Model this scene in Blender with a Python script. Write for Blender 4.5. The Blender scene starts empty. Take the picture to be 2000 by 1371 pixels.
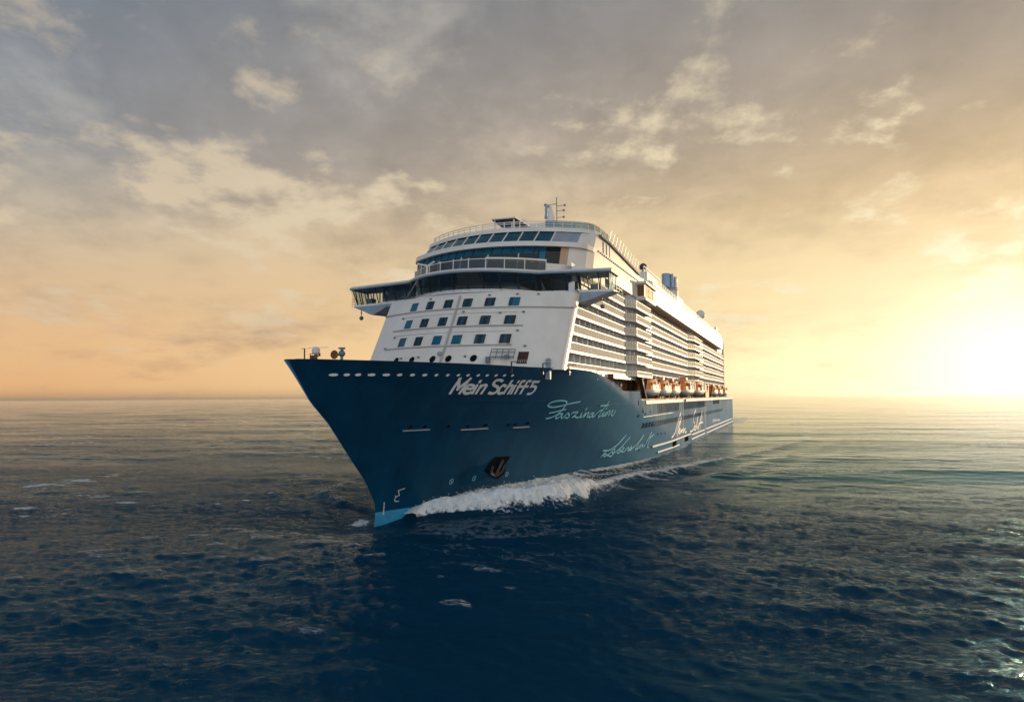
import bpy, bmesh, math, random
import numpy as np
from mathutils import Matrix, Vector
random.seed(7)
R = math.radians
SC = bpy.context.scene
COL = SC.collection

# ------------------------------------------------------------------ camera
CAM_H = 12.84
PITCH, ROLL, FPX = 3.71, -0.37, 1385.7
cam_data = bpy.data.cameras.new('camera')
cam_data.sensor_width = 36.0
cam_data.lens = 36.0 * FPX / 2000.0
cam_data.clip_start = 0.5
cam_data.clip_end = 90000.0
cam = bpy.data.objects.new('camera', cam_data)
cam.matrix_world = Matrix.Translation((0, 0, CAM_H)) @ Matrix.Rotation(R(90 + PITCH), 4, 'X') @ Matrix.Rotation(R(ROLL), 4, 'Z')
COL.objects.link(cam)
SC.camera = cam
SC.view_settings.view_transform = 'Standard'
SC.view_settings.look = 'None'
SC.view_settings.exposure = 0.0
SC.view_settings.gamma = 1.0
SC.cycles.max_bounces = 6
SC.cycles.volume_bounces = 2
SC.cycles.transparent_max_bounces = 12
SC.cycles.sample_clamp_indirect = 6.0

# ------------------------------------------------------------------ light and sky
SUN_AZ, SUN_EL = 42.0, 4.5            # degrees right of +Y, above the horizon
sun_dir = Vector((math.sin(R(SUN_AZ)) * math.cos(R(SUN_EL)), math.cos(R(SUN_AZ)) * math.cos(R(SUN_EL)), math.sin(R(SUN_EL))))
ld = bpy.data.lights.new('sun', 'SUN')
ld.energy = 2.0
ld.angle = R(0.5)
ld.color = (1.0, 0.70, 0.38)
lo = bpy.data.objects.new('sun', ld)
lo.rotation_euler = sun_dir.to_track_quat('Z', 'Y').to_euler()
COL.objects.link(lo)


def lin(r, g, b, k=1.0):
    f = lambda c: (c / 255 / 12.92) if c / 255 <= 0.04045 else ((c / 255 + 0.055) / 1.055) ** 2.4
    return (f(r) * k, f(g) * k, f(b) * k, 1.0)


class NT:
    """small helper to write node trees"""
    def __init__(s, tree):
        s.t = tree
        tree.nodes.clear()

    def n(s, kind, ins=None, **props):
        nd = s.t.nodes.new(kind)
        for k, v in props.items():
            setattr(nd, k, v)
        for k, v in (ins or {}).items():
            sock = nd.inputs[k]
            if isinstance(v, bpy.types.NodeSocket):
                s.t.links.new(v, sock)
            else:
                sock.default_value = v
        return nd

    def m(s, op, a, b=None, c=None, clamp=False):
        ins = {0: a}
        if b is not None: ins[1] = b
        if c is not None: ins[2] = c
        nd = s.n('ShaderNodeMath', ins, operation=op)
        nd.use_clamp = clamp
        return nd.outputs[0]

    def ramp(s, fac, stops, interp='LINEAR'):
        nd = s.n('ShaderNodeValToRGB', {0: fac})
        cr = nd.color_ramp
        cr.interpolation = interp
        while len(cr.elements) < len(stops):
            cr.elements.new(0.5)
        for e, (p, c) in zip(cr.elements, stops):
            e.position = p
            e.color = c if len(c) == 4 else (*c, 1)
        return nd.outputs[0]

    def mix(s, fac, a, b, blend='MIX'):
        nd = s.n('ShaderNodeMix', data_type='RGBA', blend_type=blend)
        for sock, v in ((nd.inputs[0], fac), (nd.inputs[6], a), (nd.inputs[7], b)):
            if isinstance(v, bpy.types.NodeSocket):
                s.t.links.new(v, sock)
            else:
                sock.default_value = v
        return nd.outputs[2]

    def step(s, x, lo, hi):
        nd = s.n('ShaderNodeMapRange', {0: x, 1: lo, 2: hi, 3: 0.0, 4: 1.0}, interpolation_type='SMOOTHSTEP')
        return nd.outputs[0]


W = bpy.data.worlds.new('World')
SC.world = W
W.use_nodes = True
t = NT(W.node_tree)
co = t.n('ShaderNodeTexCoord')
dirv = t.n('ShaderNodeVectorMath', {0: co.outputs['Generated']}, operation='NORMALIZE').outputs[0]
sep = t.n('ShaderNodeSeparateXYZ', {0: dirv})
dx, dy, dz = sep.outputs
zc = t.m('MAXIMUM', dz, 0.0)
# closeness to the sun, stretched sideways along the horizon
sd = Vector((math.sin(R(35.5)), math.cos(R(35.5)), 0.028)).normalized()
dots = t.n('ShaderNodeVectorMath', {0: dirv, 1: sd}, operation='DOT_PRODUCT').outputs['Value']
ang = t.m('ARCCOSINE', t.m('MINIMUM', dots, 1.0))                     # radians
f_sun = t.ramp(t.m('DIVIDE', ang, 1.4), [(0.0, (1, 1, 1)), (0.12, (.95, .95, .95)), (0.27, (.74, .74, .74)), (0.42, (.50, .50, .50)), (0.62, (.20, .20, .20)), (0.85, (0, 0, 0))])
el = t.m('MULTIPLY', zc, 2.0, clamp=True)                            # 0..1 for sin(elev) 0..0.5
clear_far = t.ramp(el, [(0.0, lin(206, 160, 118)), (0.03, lin(240, 188, 132)), (0.12, lin(238, 192, 142)), (0.25, lin(230, 194, 150)), (0.45, lin(222, 198, 166)), (0.8, lin(196, 190, 182))])
clear_sun = t.ramp(el, [(0.0, lin(255, 236, 188, 1.28)), (0.08, lin(255, 236, 180, 1.32)), (0.22, lin(254, 228, 170, 1.08)), (0.42, lin(248, 220, 170)), (0.8, lin(240, 220, 190))])
cloud_far = t.ramp(el, [(0.0, lin(206, 158, 120)), (0.12, lin(196, 158, 130)), (0.25, lin(212, 180, 146)), (0.42, lin(190, 170, 147)), (0.62, lin(156, 150, 146)), (1.0, lin(126, 130, 136))])
cloud_sun = t.ramp(el, [(0.0, lin(250, 222, 172)), (0.12, lin(246, 218, 160)), (0.3, lin(246, 218, 164)), (0.5, lin(226, 198, 154)), (0.75, lin(186, 168, 146)), (1.0, lin(158, 148, 138))])
clear = t.mix(f_sun, clear_far, clear_sun)
cloud = t.mix(f_sun, cloud_far, cloud_sun)
# cloud sheet: directions projected on a high plane
inv = t.m('DIVIDE', 1.0, t.m('ADD', zc, 0.22))
px = t.m('MULTIPLY', dx, inv)
py = t.m('MULTIPLY', dy, inv)
pv = t.n('ShaderNodeCombineXYZ', {0: px, 1: t.m('MULTIPLY', py, 0.85), 2: 3.7}).outputs[0]
n1 = t.n('ShaderNodeTexNoise', {'Vector': pv, 'Scale': 1.7, 'Detail': 9.0, 'Roughness': 0.55, 'Distortion': 0.15}).outputs[0]
n2 = t.n('ShaderNodeTexNoise', {'Vector': pv, 'Scale': 4.2, 'Detail': 8.0, 'Roughness': 0.62, 'Distortion': 0.2}).outputs[0]
bias = t.ramp(el, [(0.0, (.33, .33, .33)), (0.15, (.41, .41, .41)), (0.4, (.47, .47, .47)), (0.62, (.57, .57, .57)), (1.0, (.64, .64, .64))])
cov = t.m('ADD', t.m('ADD', t.m('MULTIPLY', n1, 0.72), t.m('MULTIPLY', n2, 0.28)), t.m('SUBTRACT', bias, 0.5))
mask = t.step(cov, 0.34, 0.60)
# soft inner shading of the cloud sheet
shade = t.n('ShaderNodeMapRange', {0: n2, 1: 0.25, 2: 0.75, 3: 1.18, 4: 0.84}).outputs[0]
cloud = t.mix(1.0, cloud, t.n('ShaderNodeCombineXYZ', {0: shade, 1: shade, 2: shade}).outputs[0], 'MULTIPLY')
sky = t.mix(mask, clear, cloud)
# away from the sun the sheet turns to a cool grey
sky = t.mix(t.m('MULTIPLY', t.step(ang, 0.85, 1.35), t.step(zc, 0.06, 0.3)), sky, t.mix(1.0, sky, (0.82, 0.93, 1.06, 1), 'MULTIPLY'))
# sunlit cloud tops breaking through the sheet
n3 = t.n('ShaderNodeTexNoise', {'Vector': t.n('ShaderNodeVectorMath', {0: pv, 1: (5.3, 1.7, 2.2)}, operation='ADD').outputs[0], 'Scale': 3.3, 'Detail': 8.0, 'Roughness': 0.58, 'Distortion': 0.1}).outputs[0]
puff = t.m('MULTIPLY', t.step(n3, 0.53, 0.67), t.ramp(el, [(0.0, (0, 0, 0)), (0.12, (.25, .25, .25)), (0.3, (.85, .85, .85)), (0.62, (.8, .8, .8)), (0.95, (.45, .45, .45))]))
puff = t.m('MULTIPLY', puff, t.m('ADD', 0.9, t.m('MULTIPLY', f_sun, 0.5)), clamp=True)
pcol = t.mix(f_sun, lin(226, 206, 176), lin(255, 240, 200))
sky = t.mix(puff, sky, pcol)
# white core of light round the sun
core = t.ramp(t.m('DIVIDE', ang, 0.5), [(0.0, (1, 1, 1)), (0.12, (.70, .70, .70)), (0.3, (.36, .36, .36)), (0.6, (.14, .14, .14)), (1.0, (0, 0, 0))])
low = t.m('SUBTRACT', 1.0, t.step(zc, 0.02, 0.30))
core = t.m('MULTIPLY', core, low)
sky = t.mix(core, sky, (1.25, 1.16, 0.95, 1))
glare = t.ramp(t.m('DIVIDE', ang, 0.2), [(0.0, (1, 1, 1)), (0.25, (.42, .42, .42)), (0.6, (.08, .08, .08)), (1.0, (0, 0, 0))])
sky = t.mix(t.m('MULTIPLY', glare, low), sky, (1.7, 1.55, 1.25, 1))
# unseen sky behind the camera, brightened as added fill light on the ship's front
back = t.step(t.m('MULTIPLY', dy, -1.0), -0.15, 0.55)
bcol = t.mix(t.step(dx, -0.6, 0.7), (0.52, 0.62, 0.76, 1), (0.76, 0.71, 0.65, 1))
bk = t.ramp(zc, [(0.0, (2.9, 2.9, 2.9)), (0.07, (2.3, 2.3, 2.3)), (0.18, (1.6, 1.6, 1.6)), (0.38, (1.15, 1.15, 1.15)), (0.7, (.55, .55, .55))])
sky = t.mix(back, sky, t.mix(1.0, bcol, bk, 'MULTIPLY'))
# high overhead, above the frame, the sheet opens to blue
sky = t.mix(t.m('MULTIPLY', t.step(zc, 0.5, 0.8), t.m('SUBTRACT', 1.0, back)), sky, (0.10, 0.17, 0.25, 1))
# below the horizon: dark water
sky = t.mix(t.step(t.m('MULTIPLY', dz, -1.0), 0.0, 0.02), sky, (0.02, 0.04, 0.06, 1))
nish = t.n('ShaderNodeTexSky', sky_type='NISHITA', sun_disc=False, sun_elevation=R(SUN_EL), sun_rotation=R(SUN_AZ), air_density=1.0, dust_density=2.0, ozone_density=1.0)
b1 = t.n('ShaderNodeBackground', {0: nish.outputs[0], 1: 0.1})
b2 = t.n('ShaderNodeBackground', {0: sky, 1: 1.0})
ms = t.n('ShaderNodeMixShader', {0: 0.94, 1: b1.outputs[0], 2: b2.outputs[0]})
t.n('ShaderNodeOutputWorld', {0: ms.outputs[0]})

# ------------------------------------------------------------------ materials


def mat(name, base, rough=0.5, metal=0.0, spec=0.5, var=0.0, vscale=1.0, bump=0.0, bscale=4.0, stretch=None, coat=0.0, ior=1.5, sheen=None):
    m = bpy.data.materials.new(name)
    m.use_nodes = True
    q = NT(m.node_tree)
    tc = q.n('ShaderNodeTexCoord').outputs['Object']
    if stretch:
        tc = q.n('ShaderNodeMapping', {0: tc, 3: stretch}).outputs[0]
    p = q.n('ShaderNodeBsdfPrincipled', {'Base Color': (*base, 1), 'Roughness': rough, 'Metallic': metal, 'Specular IOR Level': spec, 'Coat Weight': coat, 'Coat Roughness': 0.08, 'IOR': ior})
    if sheen:
        p.inputs['Sheen Weight'].default_value = sheen[0]
        p.inputs['Sheen Roughness'].default_value = sheen[1]
        p.inputs['Sheen Tint'].default_value = (*sheen[2], 1)
    if var:
        nz = q.n('ShaderNodeTexNoise', {'Vector': tc, 'Scale': vscale, 'Detail': 6.0, 'Roughness': 0.6}).outputs[0]
        k = q.n('ShaderNodeMapRange', {0: nz, 1: 0.3, 2: 0.7, 3: 1 - var, 4: 1 + var * 0.6}).outputs[0]
        c = q.mix(1.0, (*base, 1), q.n('ShaderNodeCombineXYZ', {0: k, 1: k, 2: k}).outputs[0], 'MULTIPLY')
        q.t.links.new(c, p.inputs['Base Color'])
        r2 = q.n('ShaderNodeMapRange', {0: nz, 1: 0.3, 2: 0.7, 3: min(1, rough * 1.25), 4: rough * 0.8}).outputs[0]
        q.t.links.new(r2, p.inputs['Roughness'])
    if bump:
        nb = q.n('ShaderNodeTexNoise', {'Vector': tc, 'Scale': bscale, 'Detail': 3.0}).outputs[0]
        bn = q.n('ShaderNodeBump', {'Height': nb, 'Strength': 0.5, 'Distance': bump})
        q.t.links.new(bn.outputs[0], p.inputs['Normal'])
    q.n('ShaderNodeOutputMaterial', {0: p.outputs[0]})
    return m


def glass_mat(name, tint, opac, rough=0.03):
    m = bpy.data.materials.new(name)
    m.use_nodes = True
    q = NT(m.node_tree)
    tr = q.n('ShaderNodeBsdfTransparent', {0: (*tint, 1)})
    g = q.n('ShaderNodeBsdfGlossy', {0: (0.85, 0.95, 1, 1), 1: rough})
    fr = q.n('ShaderNodeFresnel', {0: 1.5}).outputs[0]
    mx = q.n('ShaderNodeMixShader', {0: q.m('ADD', fr, opac, clamp=True), 1: tr.outputs[0], 2: g.outputs[0]})
    q.n('ShaderNodeOutputMaterial', {0: mx.outputs[0]})
    return m


M = {
    'hull': mat('navy_hull_paint', (0.0004, 0.046, 0.108), 0.58, 0, 0.02, 0.38, 0.30, 0.008, 0.35, stretch=(1.0, 1.0, 0.4), sheen=(0.95, 0.32, (0.24, 0.62, 1.0))),
    'boot': mat('light_blue_underwater_paint', (0.015, 0.30, 0.55), 0.35, 0, 0.5, 0.25, 0.8),
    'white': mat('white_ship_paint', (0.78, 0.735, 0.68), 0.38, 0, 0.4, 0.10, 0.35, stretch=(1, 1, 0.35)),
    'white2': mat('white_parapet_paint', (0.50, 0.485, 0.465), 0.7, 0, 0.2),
    'rail': mat('white_railing_metal', (0.62, 0.64, 0.66), 0.4, 0.2),
    'grey': mat('grey_steel', (0.16, 0.18, 0.20), 0.45, 0.3, 0.5, 0.2, 1.5),
    'lgrey': mat('pale_blue_grey_steel', (0.30, 0.37, 0.43), 0.45, 0.1, 0.5, 0.15, 0.8),
    'dark': mat('dark_interior', (0.008, 0.011, 0.014), 0.85, 0, 0.0),
    'frame': mat('dark_window_frame', (0.02, 0.024, 0.028), 0.4),
    'bluegl': mat('blue_sky_reflection_glass', (0.010, 0.16, 0.26), 0.06, 0.35, 0.8, 0.35, 0.35),  # blue of the reflected sky is put into the base colour
    'tealgl': mat('teal_sky_reflection_glass', (0.008, 0.085, 0.12), 0.06, 0.35, 0.8, 0.45, 0.45),  # darker teal version, sky reflection likewise painted into the glass
    'darkgl': mat('dark_glass', (0.006, 0.016, 0.022), 0.06, 0.1, 0.8, 0.3, 0.5),
    'doorgl': mat('balcony_door_glass', (0.34, 0.35, 0.38), 0.3, 0.1, 0.5, 0.3, 0.4),
    'pier': mat('grey_cabin_wall', (0.78, 0.78, 0.78), 0.5, 0, 0.3, 0.12, 0.5),
    'clear': glass_mat('clear_bridge_glass', (0.80, 0.88, 0.88), 0.18),
    'tintgl': glass_mat('tinted_railing_glass', (0.14, 0.24, 0.29), 0.02),
    'kglass': glass_mat('knuckle_glass', (0.62, 0.70, 0.70), 0.34),
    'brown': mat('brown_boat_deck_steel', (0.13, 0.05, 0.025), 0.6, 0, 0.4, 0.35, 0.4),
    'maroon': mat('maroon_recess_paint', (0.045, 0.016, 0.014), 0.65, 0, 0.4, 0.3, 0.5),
    'orange': mat('orange_boat_canopy', (0.85, 0.22, 0.02), 0.4, 0, 0.5, 0.2, 0.8),
    'boatwh': mat('white_boat_hull', (0.72, 0.72, 0.70), 0.3, 0, 0.5, 0.08, 1.0),
    'lettw': mat('white_letter_paint', (0.95, 0.96, 0.97), 0.6),
    'lettb': mat('pale_blue_letter_paint', (0.36, 0.82, 0.98), 0.5),
    'rust': mat('rust_brown_metal', (0.20, 0.07, 0.02), 0.55, 0.2, 0.5, 0.3, 2.0),
    'shade': mat('dark_canopy_fabric', (0.03, 0.033, 0.04), 0.7, 0, 0.3, 0.2, 1.0),
    'teak': mat('brown_teak_panel', (0.50, 0.24, 0.085), 0.6, 0, 0.4, 0.2, 0.4),
    'deck': mat('green_grey_deck_paint', (0.10, 0.12, 0.11), 0.7, 0, 0.4, 0.3, 0.6),
    'peach': mat('peach_panel', (0.55, 0.34, 0.22), 0.5),
    'funnel': mat('blue_funnel_paint', (0.26, 0.38, 0.50), 0.35, 0.1, 0.5, 0.15, 0.6),
}

# ------------------------------------------------------------------ mesh helpers


class MB:
    def __init__(s):
        s.v, s.f, s.k = [], [], []

    def quad(s, a, b, c, d, k=0):
        i = len(s.v)
        s.v += [a, b, c, d]
        s.f.append((i, i + 1, i + 2, i + 3))
        s.k.append(k)

    def poly(s, pts, k=0):
        i = len(s.v)
        s.v += list(pts)
        s.f.append(tuple(range(i, i + len(pts))))
        s.k.append(k)

    def box(s, x0, x1, y0, y1, z0, z1, k=0):
        i = len(s.v)
        s.v += [(x, y, z) for z in (z0, z1) for x, y in ((x0, y0), (x1, y0), (x1, y1), (x0, y1))]
        for f in ((0, 3, 2, 1), (4, 5, 6, 7), (0, 1, 5, 4), (1, 2, 6, 5), (2, 3, 7, 6), (3, 0, 4, 7)):
            s.f.append(tuple(i + q for q in f))
            s.k.append(k)

    def bar(s, a, b, w=0.1, h=None, k=0, n=4):
        a, b = Vector(a), Vector(b)
        d = (b - a)
        if d.length < 1e-6: return
        d.normalize()
        up = Vector((0, 0, 1)) if abs(d.z) < 0.95 else Vector((1, 0, 0))
        u = d.cross(up).normalized()
        w2 = u.cross(d)
        h = h or w
        i = len(s.v)
        for p in (a, b):
            for q in range(n):
                th = 2 * math.pi * (q + 0.5) / n
                c = 0.7071 if n == 4 else 0.5
                s.v.append(tuple(p + u * (math.cos(th) * w * c) + w2 * (math.sin(th) * h * c)))
        for q in range(n):
            r = (q + 1) % n
            s.f.append((i + q, i + r, i + n + r, i + n + q))
            s.k.append(k)
        s.f.append(tuple(i + n - 1 - q for q in range(n)))
        s.f.append(tuple(i + n + q for q in range(n)))
        s.k += [k, k]

    def path(s, pts, w=0.1, h=None, k=0, n=4):
        for a, b in zip(pts[:-1], pts[1:]):
            s.bar(a, b, w, h, k, n)

    def strip(s, A, B, k=0):
        for i in range(len(A) - 1):
            s.quad(A[i], A[i + 1], B[i + 1], B[i], k)

    def lathe(s, c, prof, n=20, k=0, axis='z'):
        """prof: list of (radius, height)"""
        i = len(s.v)
        for r, h in prof:
            for q in range(n):
                a = 2 * math.pi * q / n
                p = (r * math.cos(a), r * math.sin(a), h)
                if axis == 'x': p = (h, p[0], p[1])
                if axis == 'y': p = (p[0], h, p[1])
                s.v.append((c[0] + p[0], c[1] + p[1], c[2] + p[2]))
        for j in range(len(prof) - 1):
            for q in range(n):
                r = (q + 1) % n
                s.f.append((i + j * n + q, i + j * n + r, i + (j + 1) * n + r, i + (j + 1) * n + q))
                s.k.append(k)
        s.f.append(tuple(i + n - 1 - q for q in range(n)))
        s.f.append(tuple(i + (len(prof) - 1) * n + q for q in range(n)))
        s.k += [k, k]

    def build(s, name, mats, parent=None, smooth=False, loc=None):
        me = bpy.data.meshes.new(name)
        me.from_pydata([tuple(v) for v in s.v], [], s.f)
        if not isinstance(mats, (list, tuple)): mats = [mats]
        for m in mats: me.materials.append(m)
        me.polygons.foreach_set('material_index', s.k)
        if smooth:
            me.polygons.foreach_set('use_smooth', [True] * len(s.f))
        me.update()
        o = bpy.data.objects.new(name, me)
        COL.objects.link(o)
        if parent: o.parent = parent
        if loc: o.location = loc
        return o


def tag(o, label=None, cat=None, group=None, kind=None):
    for k, v in (('label', label), ('category', cat), ('group', group), ('kind', kind)):
        if v: o[k] = v
    return o


def empty(name, loc, rz=0.0):
    o = bpy.data.objects.new(name, None)
    o.location = loc
    o.rotation_euler = (0, 0, rz)
    o.empty_display_size = 2
    COL.objects.link(o)
    return o


# ------------------------------------------------------------------ value noise for meshes
_rs = np.random.RandomState(11)
_LAT = _rs.rand(256, 256)


def vnoise(x, y):
    xi, yi = np.floor(x).astype(int), np.floor(y).astype(int)
    fx, fy = x - xi, y - yi
    fx, fy = fx * fx * (3 - 2 * fx), fy * fy * (3 - 2 * fy)
    g = lambda a, b: _LAT[a & 255, b & 255]
    return (g(xi, yi) * (1 - fx) + g(xi + 1, yi) * fx) * (1 - fy) + (g(xi, yi + 1) * (1 - fx) + g(xi + 1, yi + 1) * fx) * fy


def fbm(x, y, n=5, gain=0.5):
    s, a, tot = 0, 1.0, 0
    for i in range(n):
        s = s + a * vnoise(x * 2 ** i + 17.3 * i, y * 2 ** i + 5.1 * i)
        tot += a
        a *= gain
    return s / tot


# ------------------------------------------------------------------ the ship's frame
THETA = 21.36
SHIP_X, SHIP_Y = -4.79, 106.85
ship = empty('cruise_ship', (SHIP_X, SHIP_Y, 0), R(-(90 + THETA)))
tag(ship, 'large navy and white cruise ship steaming through the open sea', 'cruise ship')
_st, _ct = math.sin(R(THETA)), math.cos(R(THETA))


def to_ship(X, Y):
    ax, ay = X - SHIP_X, Y - SHIP_Y
    return -_st * ax - _ct * ay, _ct * ax - _st * ay


def to_world(x, y):
    return SHIP_X - _st * x + _ct * y, SHIP_Y - _ct * x - _st * y


ZT = [-3, -1, 0, 1.2, 3.9, 6.3, 10.25, 12.5, 16.5]
XT = [29.5, 29.1, 28.9, 29.1, 31.1, 33.7, 37.7, 40.6, 43.9]
UB = [0, .054, .13, .19, .265, .357, .449, .54, .63, .77, .95, 1]
YB = [0, 2.3, 4.4, 6, 7.6, 9.6, 11.8, 14, 15.6, 17, 17.8, 17.9]
XS = -252.0


def stem(z): return np.interp(z, ZT, XT)


def hull_y(x, z):
    w = np.clip(np.asarray(z) / 16.5, 0, 1) ** 1.1
    xs = stem(z)
    L = xs - (-80 * (1 - w) + 3.7 * w)
    u = np.clip((xs - x) / L, 0, 1)
    top = 17.9 * (1 - (1 - u) ** 1.3) ** (1 / 1.3)
    return np.interp(u, UB, YB) * (1 - w) + top * w


def sheer(x):
    return np.interp(x, [-29.6, -29.5, -15.7, -13, -10.1, -6, -1.6, 3, 7.25, 18, 26, 44], [11.95, 13.72, 13.72, 14.35, 14.98, 15.55, 16.0, 16.3, 16.42, 16.4, 16.5, 16.5])


def hp(x, z, off=0.0):
    """point on the port side of the hull, pushed out by off along the outward normal"""
    y = float(hull_y(x, z))
    if off:
        e = 0.15
        a = Vector((2 * e, float(hull_y(x + e, z)) - float(hull_y(x - e, z)), 0))
        b = Vector((0, float(hull_y(x, z + e)) - float(hull_y(x, z - e)), 2 * e))
        n = a.cross(b)
        if n.y < 0: n = -n
        n.normalize()
        return (x + n.x * off, y + n.y * off, z + n.z * off)
    return (x, y, z)

# ================================================================== HULL
ss = np.unique(np.concatenate([np.linspace(0, 1, 70) ** 2.0 * 0.249, np.linspace(0.249, 1, 40), [(43.9 + 29.5) / 295.9, (43.9 + 29.6) / 295.9]]))
XT0 = 43.9


def hull_grid(zlo, zhi_f, nz):
    b = MB()
    rows = []
    for s in ss:
        xs = XT0 - s * (XT0 - XS)
        zh = zhi_f(xs)
        col = []
        for j in range(nz + 1):
            z = zlo + (zh - zlo) * j / nz
            x = float(stem(z)) - s * (float(stem(z)) - XS)
            col.append((x, float(hull_y(x, z)), z))
        rows.append(col)
    nS = len(ss)
    for sg in (1, -1):
        base = len(b.v)
        for col in rows:
            for p in col: b.v.append((p[0], sg * p[1], p[2]))
        w = nz + 1
        for i in range(nS - 1):
            for j in range(nz):
                q = (base + i * w + j, base + (i + 1) * w + j, base + (i + 1) * w + j + 1, base + i * w + j + 1)
                b.f.append(q if sg > 0 else q[::-1])
                b.k.append(0)
    # transom
    last = rows[-1]
    for j in range(nz):
        p, q = last[j], last[j + 1]
        b.quad((p[0], p[1], p[2]), (p[0], -p[1], p[2]), (q[0], -q[1], q[2]), (q[0], q[1], q[2]))
    return b


WL = 0.12
hull = hull_grid(WL, sheer, 26).build('hull', M['hull'], ship, smooth=True)
hull_grid(-3.2, lambda x: WL, 6).build('underwater_hull', M['boot'], ship, smooth=True)

# rail cap and inner face of the bulwark round the bow, the mooring deck inside it
b = MB()
xs_ = [43.55, 43.2, 42.6, 41.8, 40.8, 39.5, 38, 36, 34, 31, 28, 25, 22, 19, 16, 12, 8, 3, -1.6, -6, -10.1, -13, -15.7]
out, inn, low = [], [], []
for x in xs_:
    z = float(sheer(x)); y = float(hull_y(x, z))
    out.append((x, y + 0.04, z + 0.03)); inn.append((x - 0.18, max(0.0, y - 0.32), z + 0.03)); low.append((x - 0.9, max(0.0, float(hull_y(x, z - 1.4)) - 0.5), z - 1.4))
for sg in (1, -1):
    f = lambda P: [(p[0], sg * p[1], p[2]) for p in P]
    b.strip(f(out), f(inn)); b.strip(f(inn), f(low))
b.build('bulwark_rail', M['hull'], ship)
b = MB()
dk = [(x - 0.15, max(0, float(hull_y(x, 15.9)) - 0.2)) for x in np.linspace(43, -1, 40)]
for (x0, y0), (x1, y1) in zip(dk[:-1], dk[1:]):
    b.quad((x0, y0, 15.95), (x0, -y0, 15.95), (x1, -y1, 15.95), (x1, y1, 15.95))
b.build('mooring_deck', M['deck'], ship)

# fairleads: openings below the rail, their light painted as white
FL = [40.22, 39.1, 38.1, 36.85, 35.39, 34.01, 32.61, 31.2, 29.8, 28.39, 27.0, 25.69, 24.26, 22.96, 21.62, 20.3, 18.98]
for i, x in enumerate(FL):
    b = MB()
    w = 0.58 if i in (0, 3, 4) else (0.42 if i < 8 else 0.30)
    z = 15.12 + 0.02 * i
    # white disc painted for the light in the opening, with a raised lip
    pts = [(x + (w * 0.62) * math.cos(a) * (1 if abs(math.cos(a)) > .3 else 1), z + 0.115 * math.sin(a)) for a in np.linspace(0, 2 * math.pi, 14, endpoint=False)]
    b.poly([hp(px_, pz, 0.05) for px_, pz in pts])
    for (a0, a1), (c0, c1) in zip(pts, pts[1:] + pts[:1]):
        b.bar(hp(a0, a1, 0.06), hp(c0, c1, 0.06), 0.035)
    b.build('fairlead', M['lettw'], ship)

FASZ = [[(-1.2,12.14),(0.88,11.95),(2.14,11.79),(3.94,11.52),(5.36,11.45),(6.4,11.63),(6.71,11.89),(6.24,12.17),(4.97,12.33),(3.57,12.31),(2.67,12.14),(2.3,11.79),(2.21,11.4),(2.24,10.97),(2.42,10.55),(2.83,10.22),(3.54,9.98),(4.49,9.88)],[(4.75,10.64),(3.75,10.75),(2.77,10.9),(1.35,11.09)],[(1.22,10.42),(2.04,10.5),(2.37,10.2),(2.11,9.85),(1.62,9.88),(1.41,10.22),(1.28,10.44),(1.06,10.08),(0.61,9.81),(0.34,10.06),(0.01,10.49),(-0.53,10.35),(-1.05,10.03),(-0.82,9.81),(-0.09,9.92)],[(-1.11,10.42),(-1.47,10.59),(-2.66,10.61),(-2.37,10.08),(-2.13,9.86),(-2.68,9.98),(-3.67,9.78),(-4.36,9.94),(-4.1,10.49),(-4.22,10.03),(-4.74,9.79),(-5.11,10.06),(-5.34,10.46),(-5.61,9.77),(-5.88,10.36),(-6.4,10.44),(-6.63,9.79),(-7.25,9.86)],[(-4.79,11.16),(-4.66,10.89)],[(-8.12,10.35),(-7.25,10.28),(-7.18,9.86),(-7.76,9.71),(-8.11,10.12),(-8.23,10.35),(-8.37,9.83),(-8.94,9.82),(-9.71,10.56),(-10.91,10.82)],[(-11.41,12.1),(-10.91,10.82),(-10.69,9.77),(-11.35,9.8),(-12.0,10.41),(-12.01,9.83),(-12.62,9.82),(-12.98,10.39),(-12.71,10.01),(-13.37,9.8),(-13.69,10.08),(-13.23,10.38),(-14.04,10.51),(-14.57,9.81),(-14.8,10.45),(-15.3,10.59),(-15.44,9.99),(-16.28,9.77),(-16.55,10.53)],[(-9.05,11.42),(-10.43,11.45),(-12.08,11.52)],[(-12.01,11.14),(-11.91,10.85)]]
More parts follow.
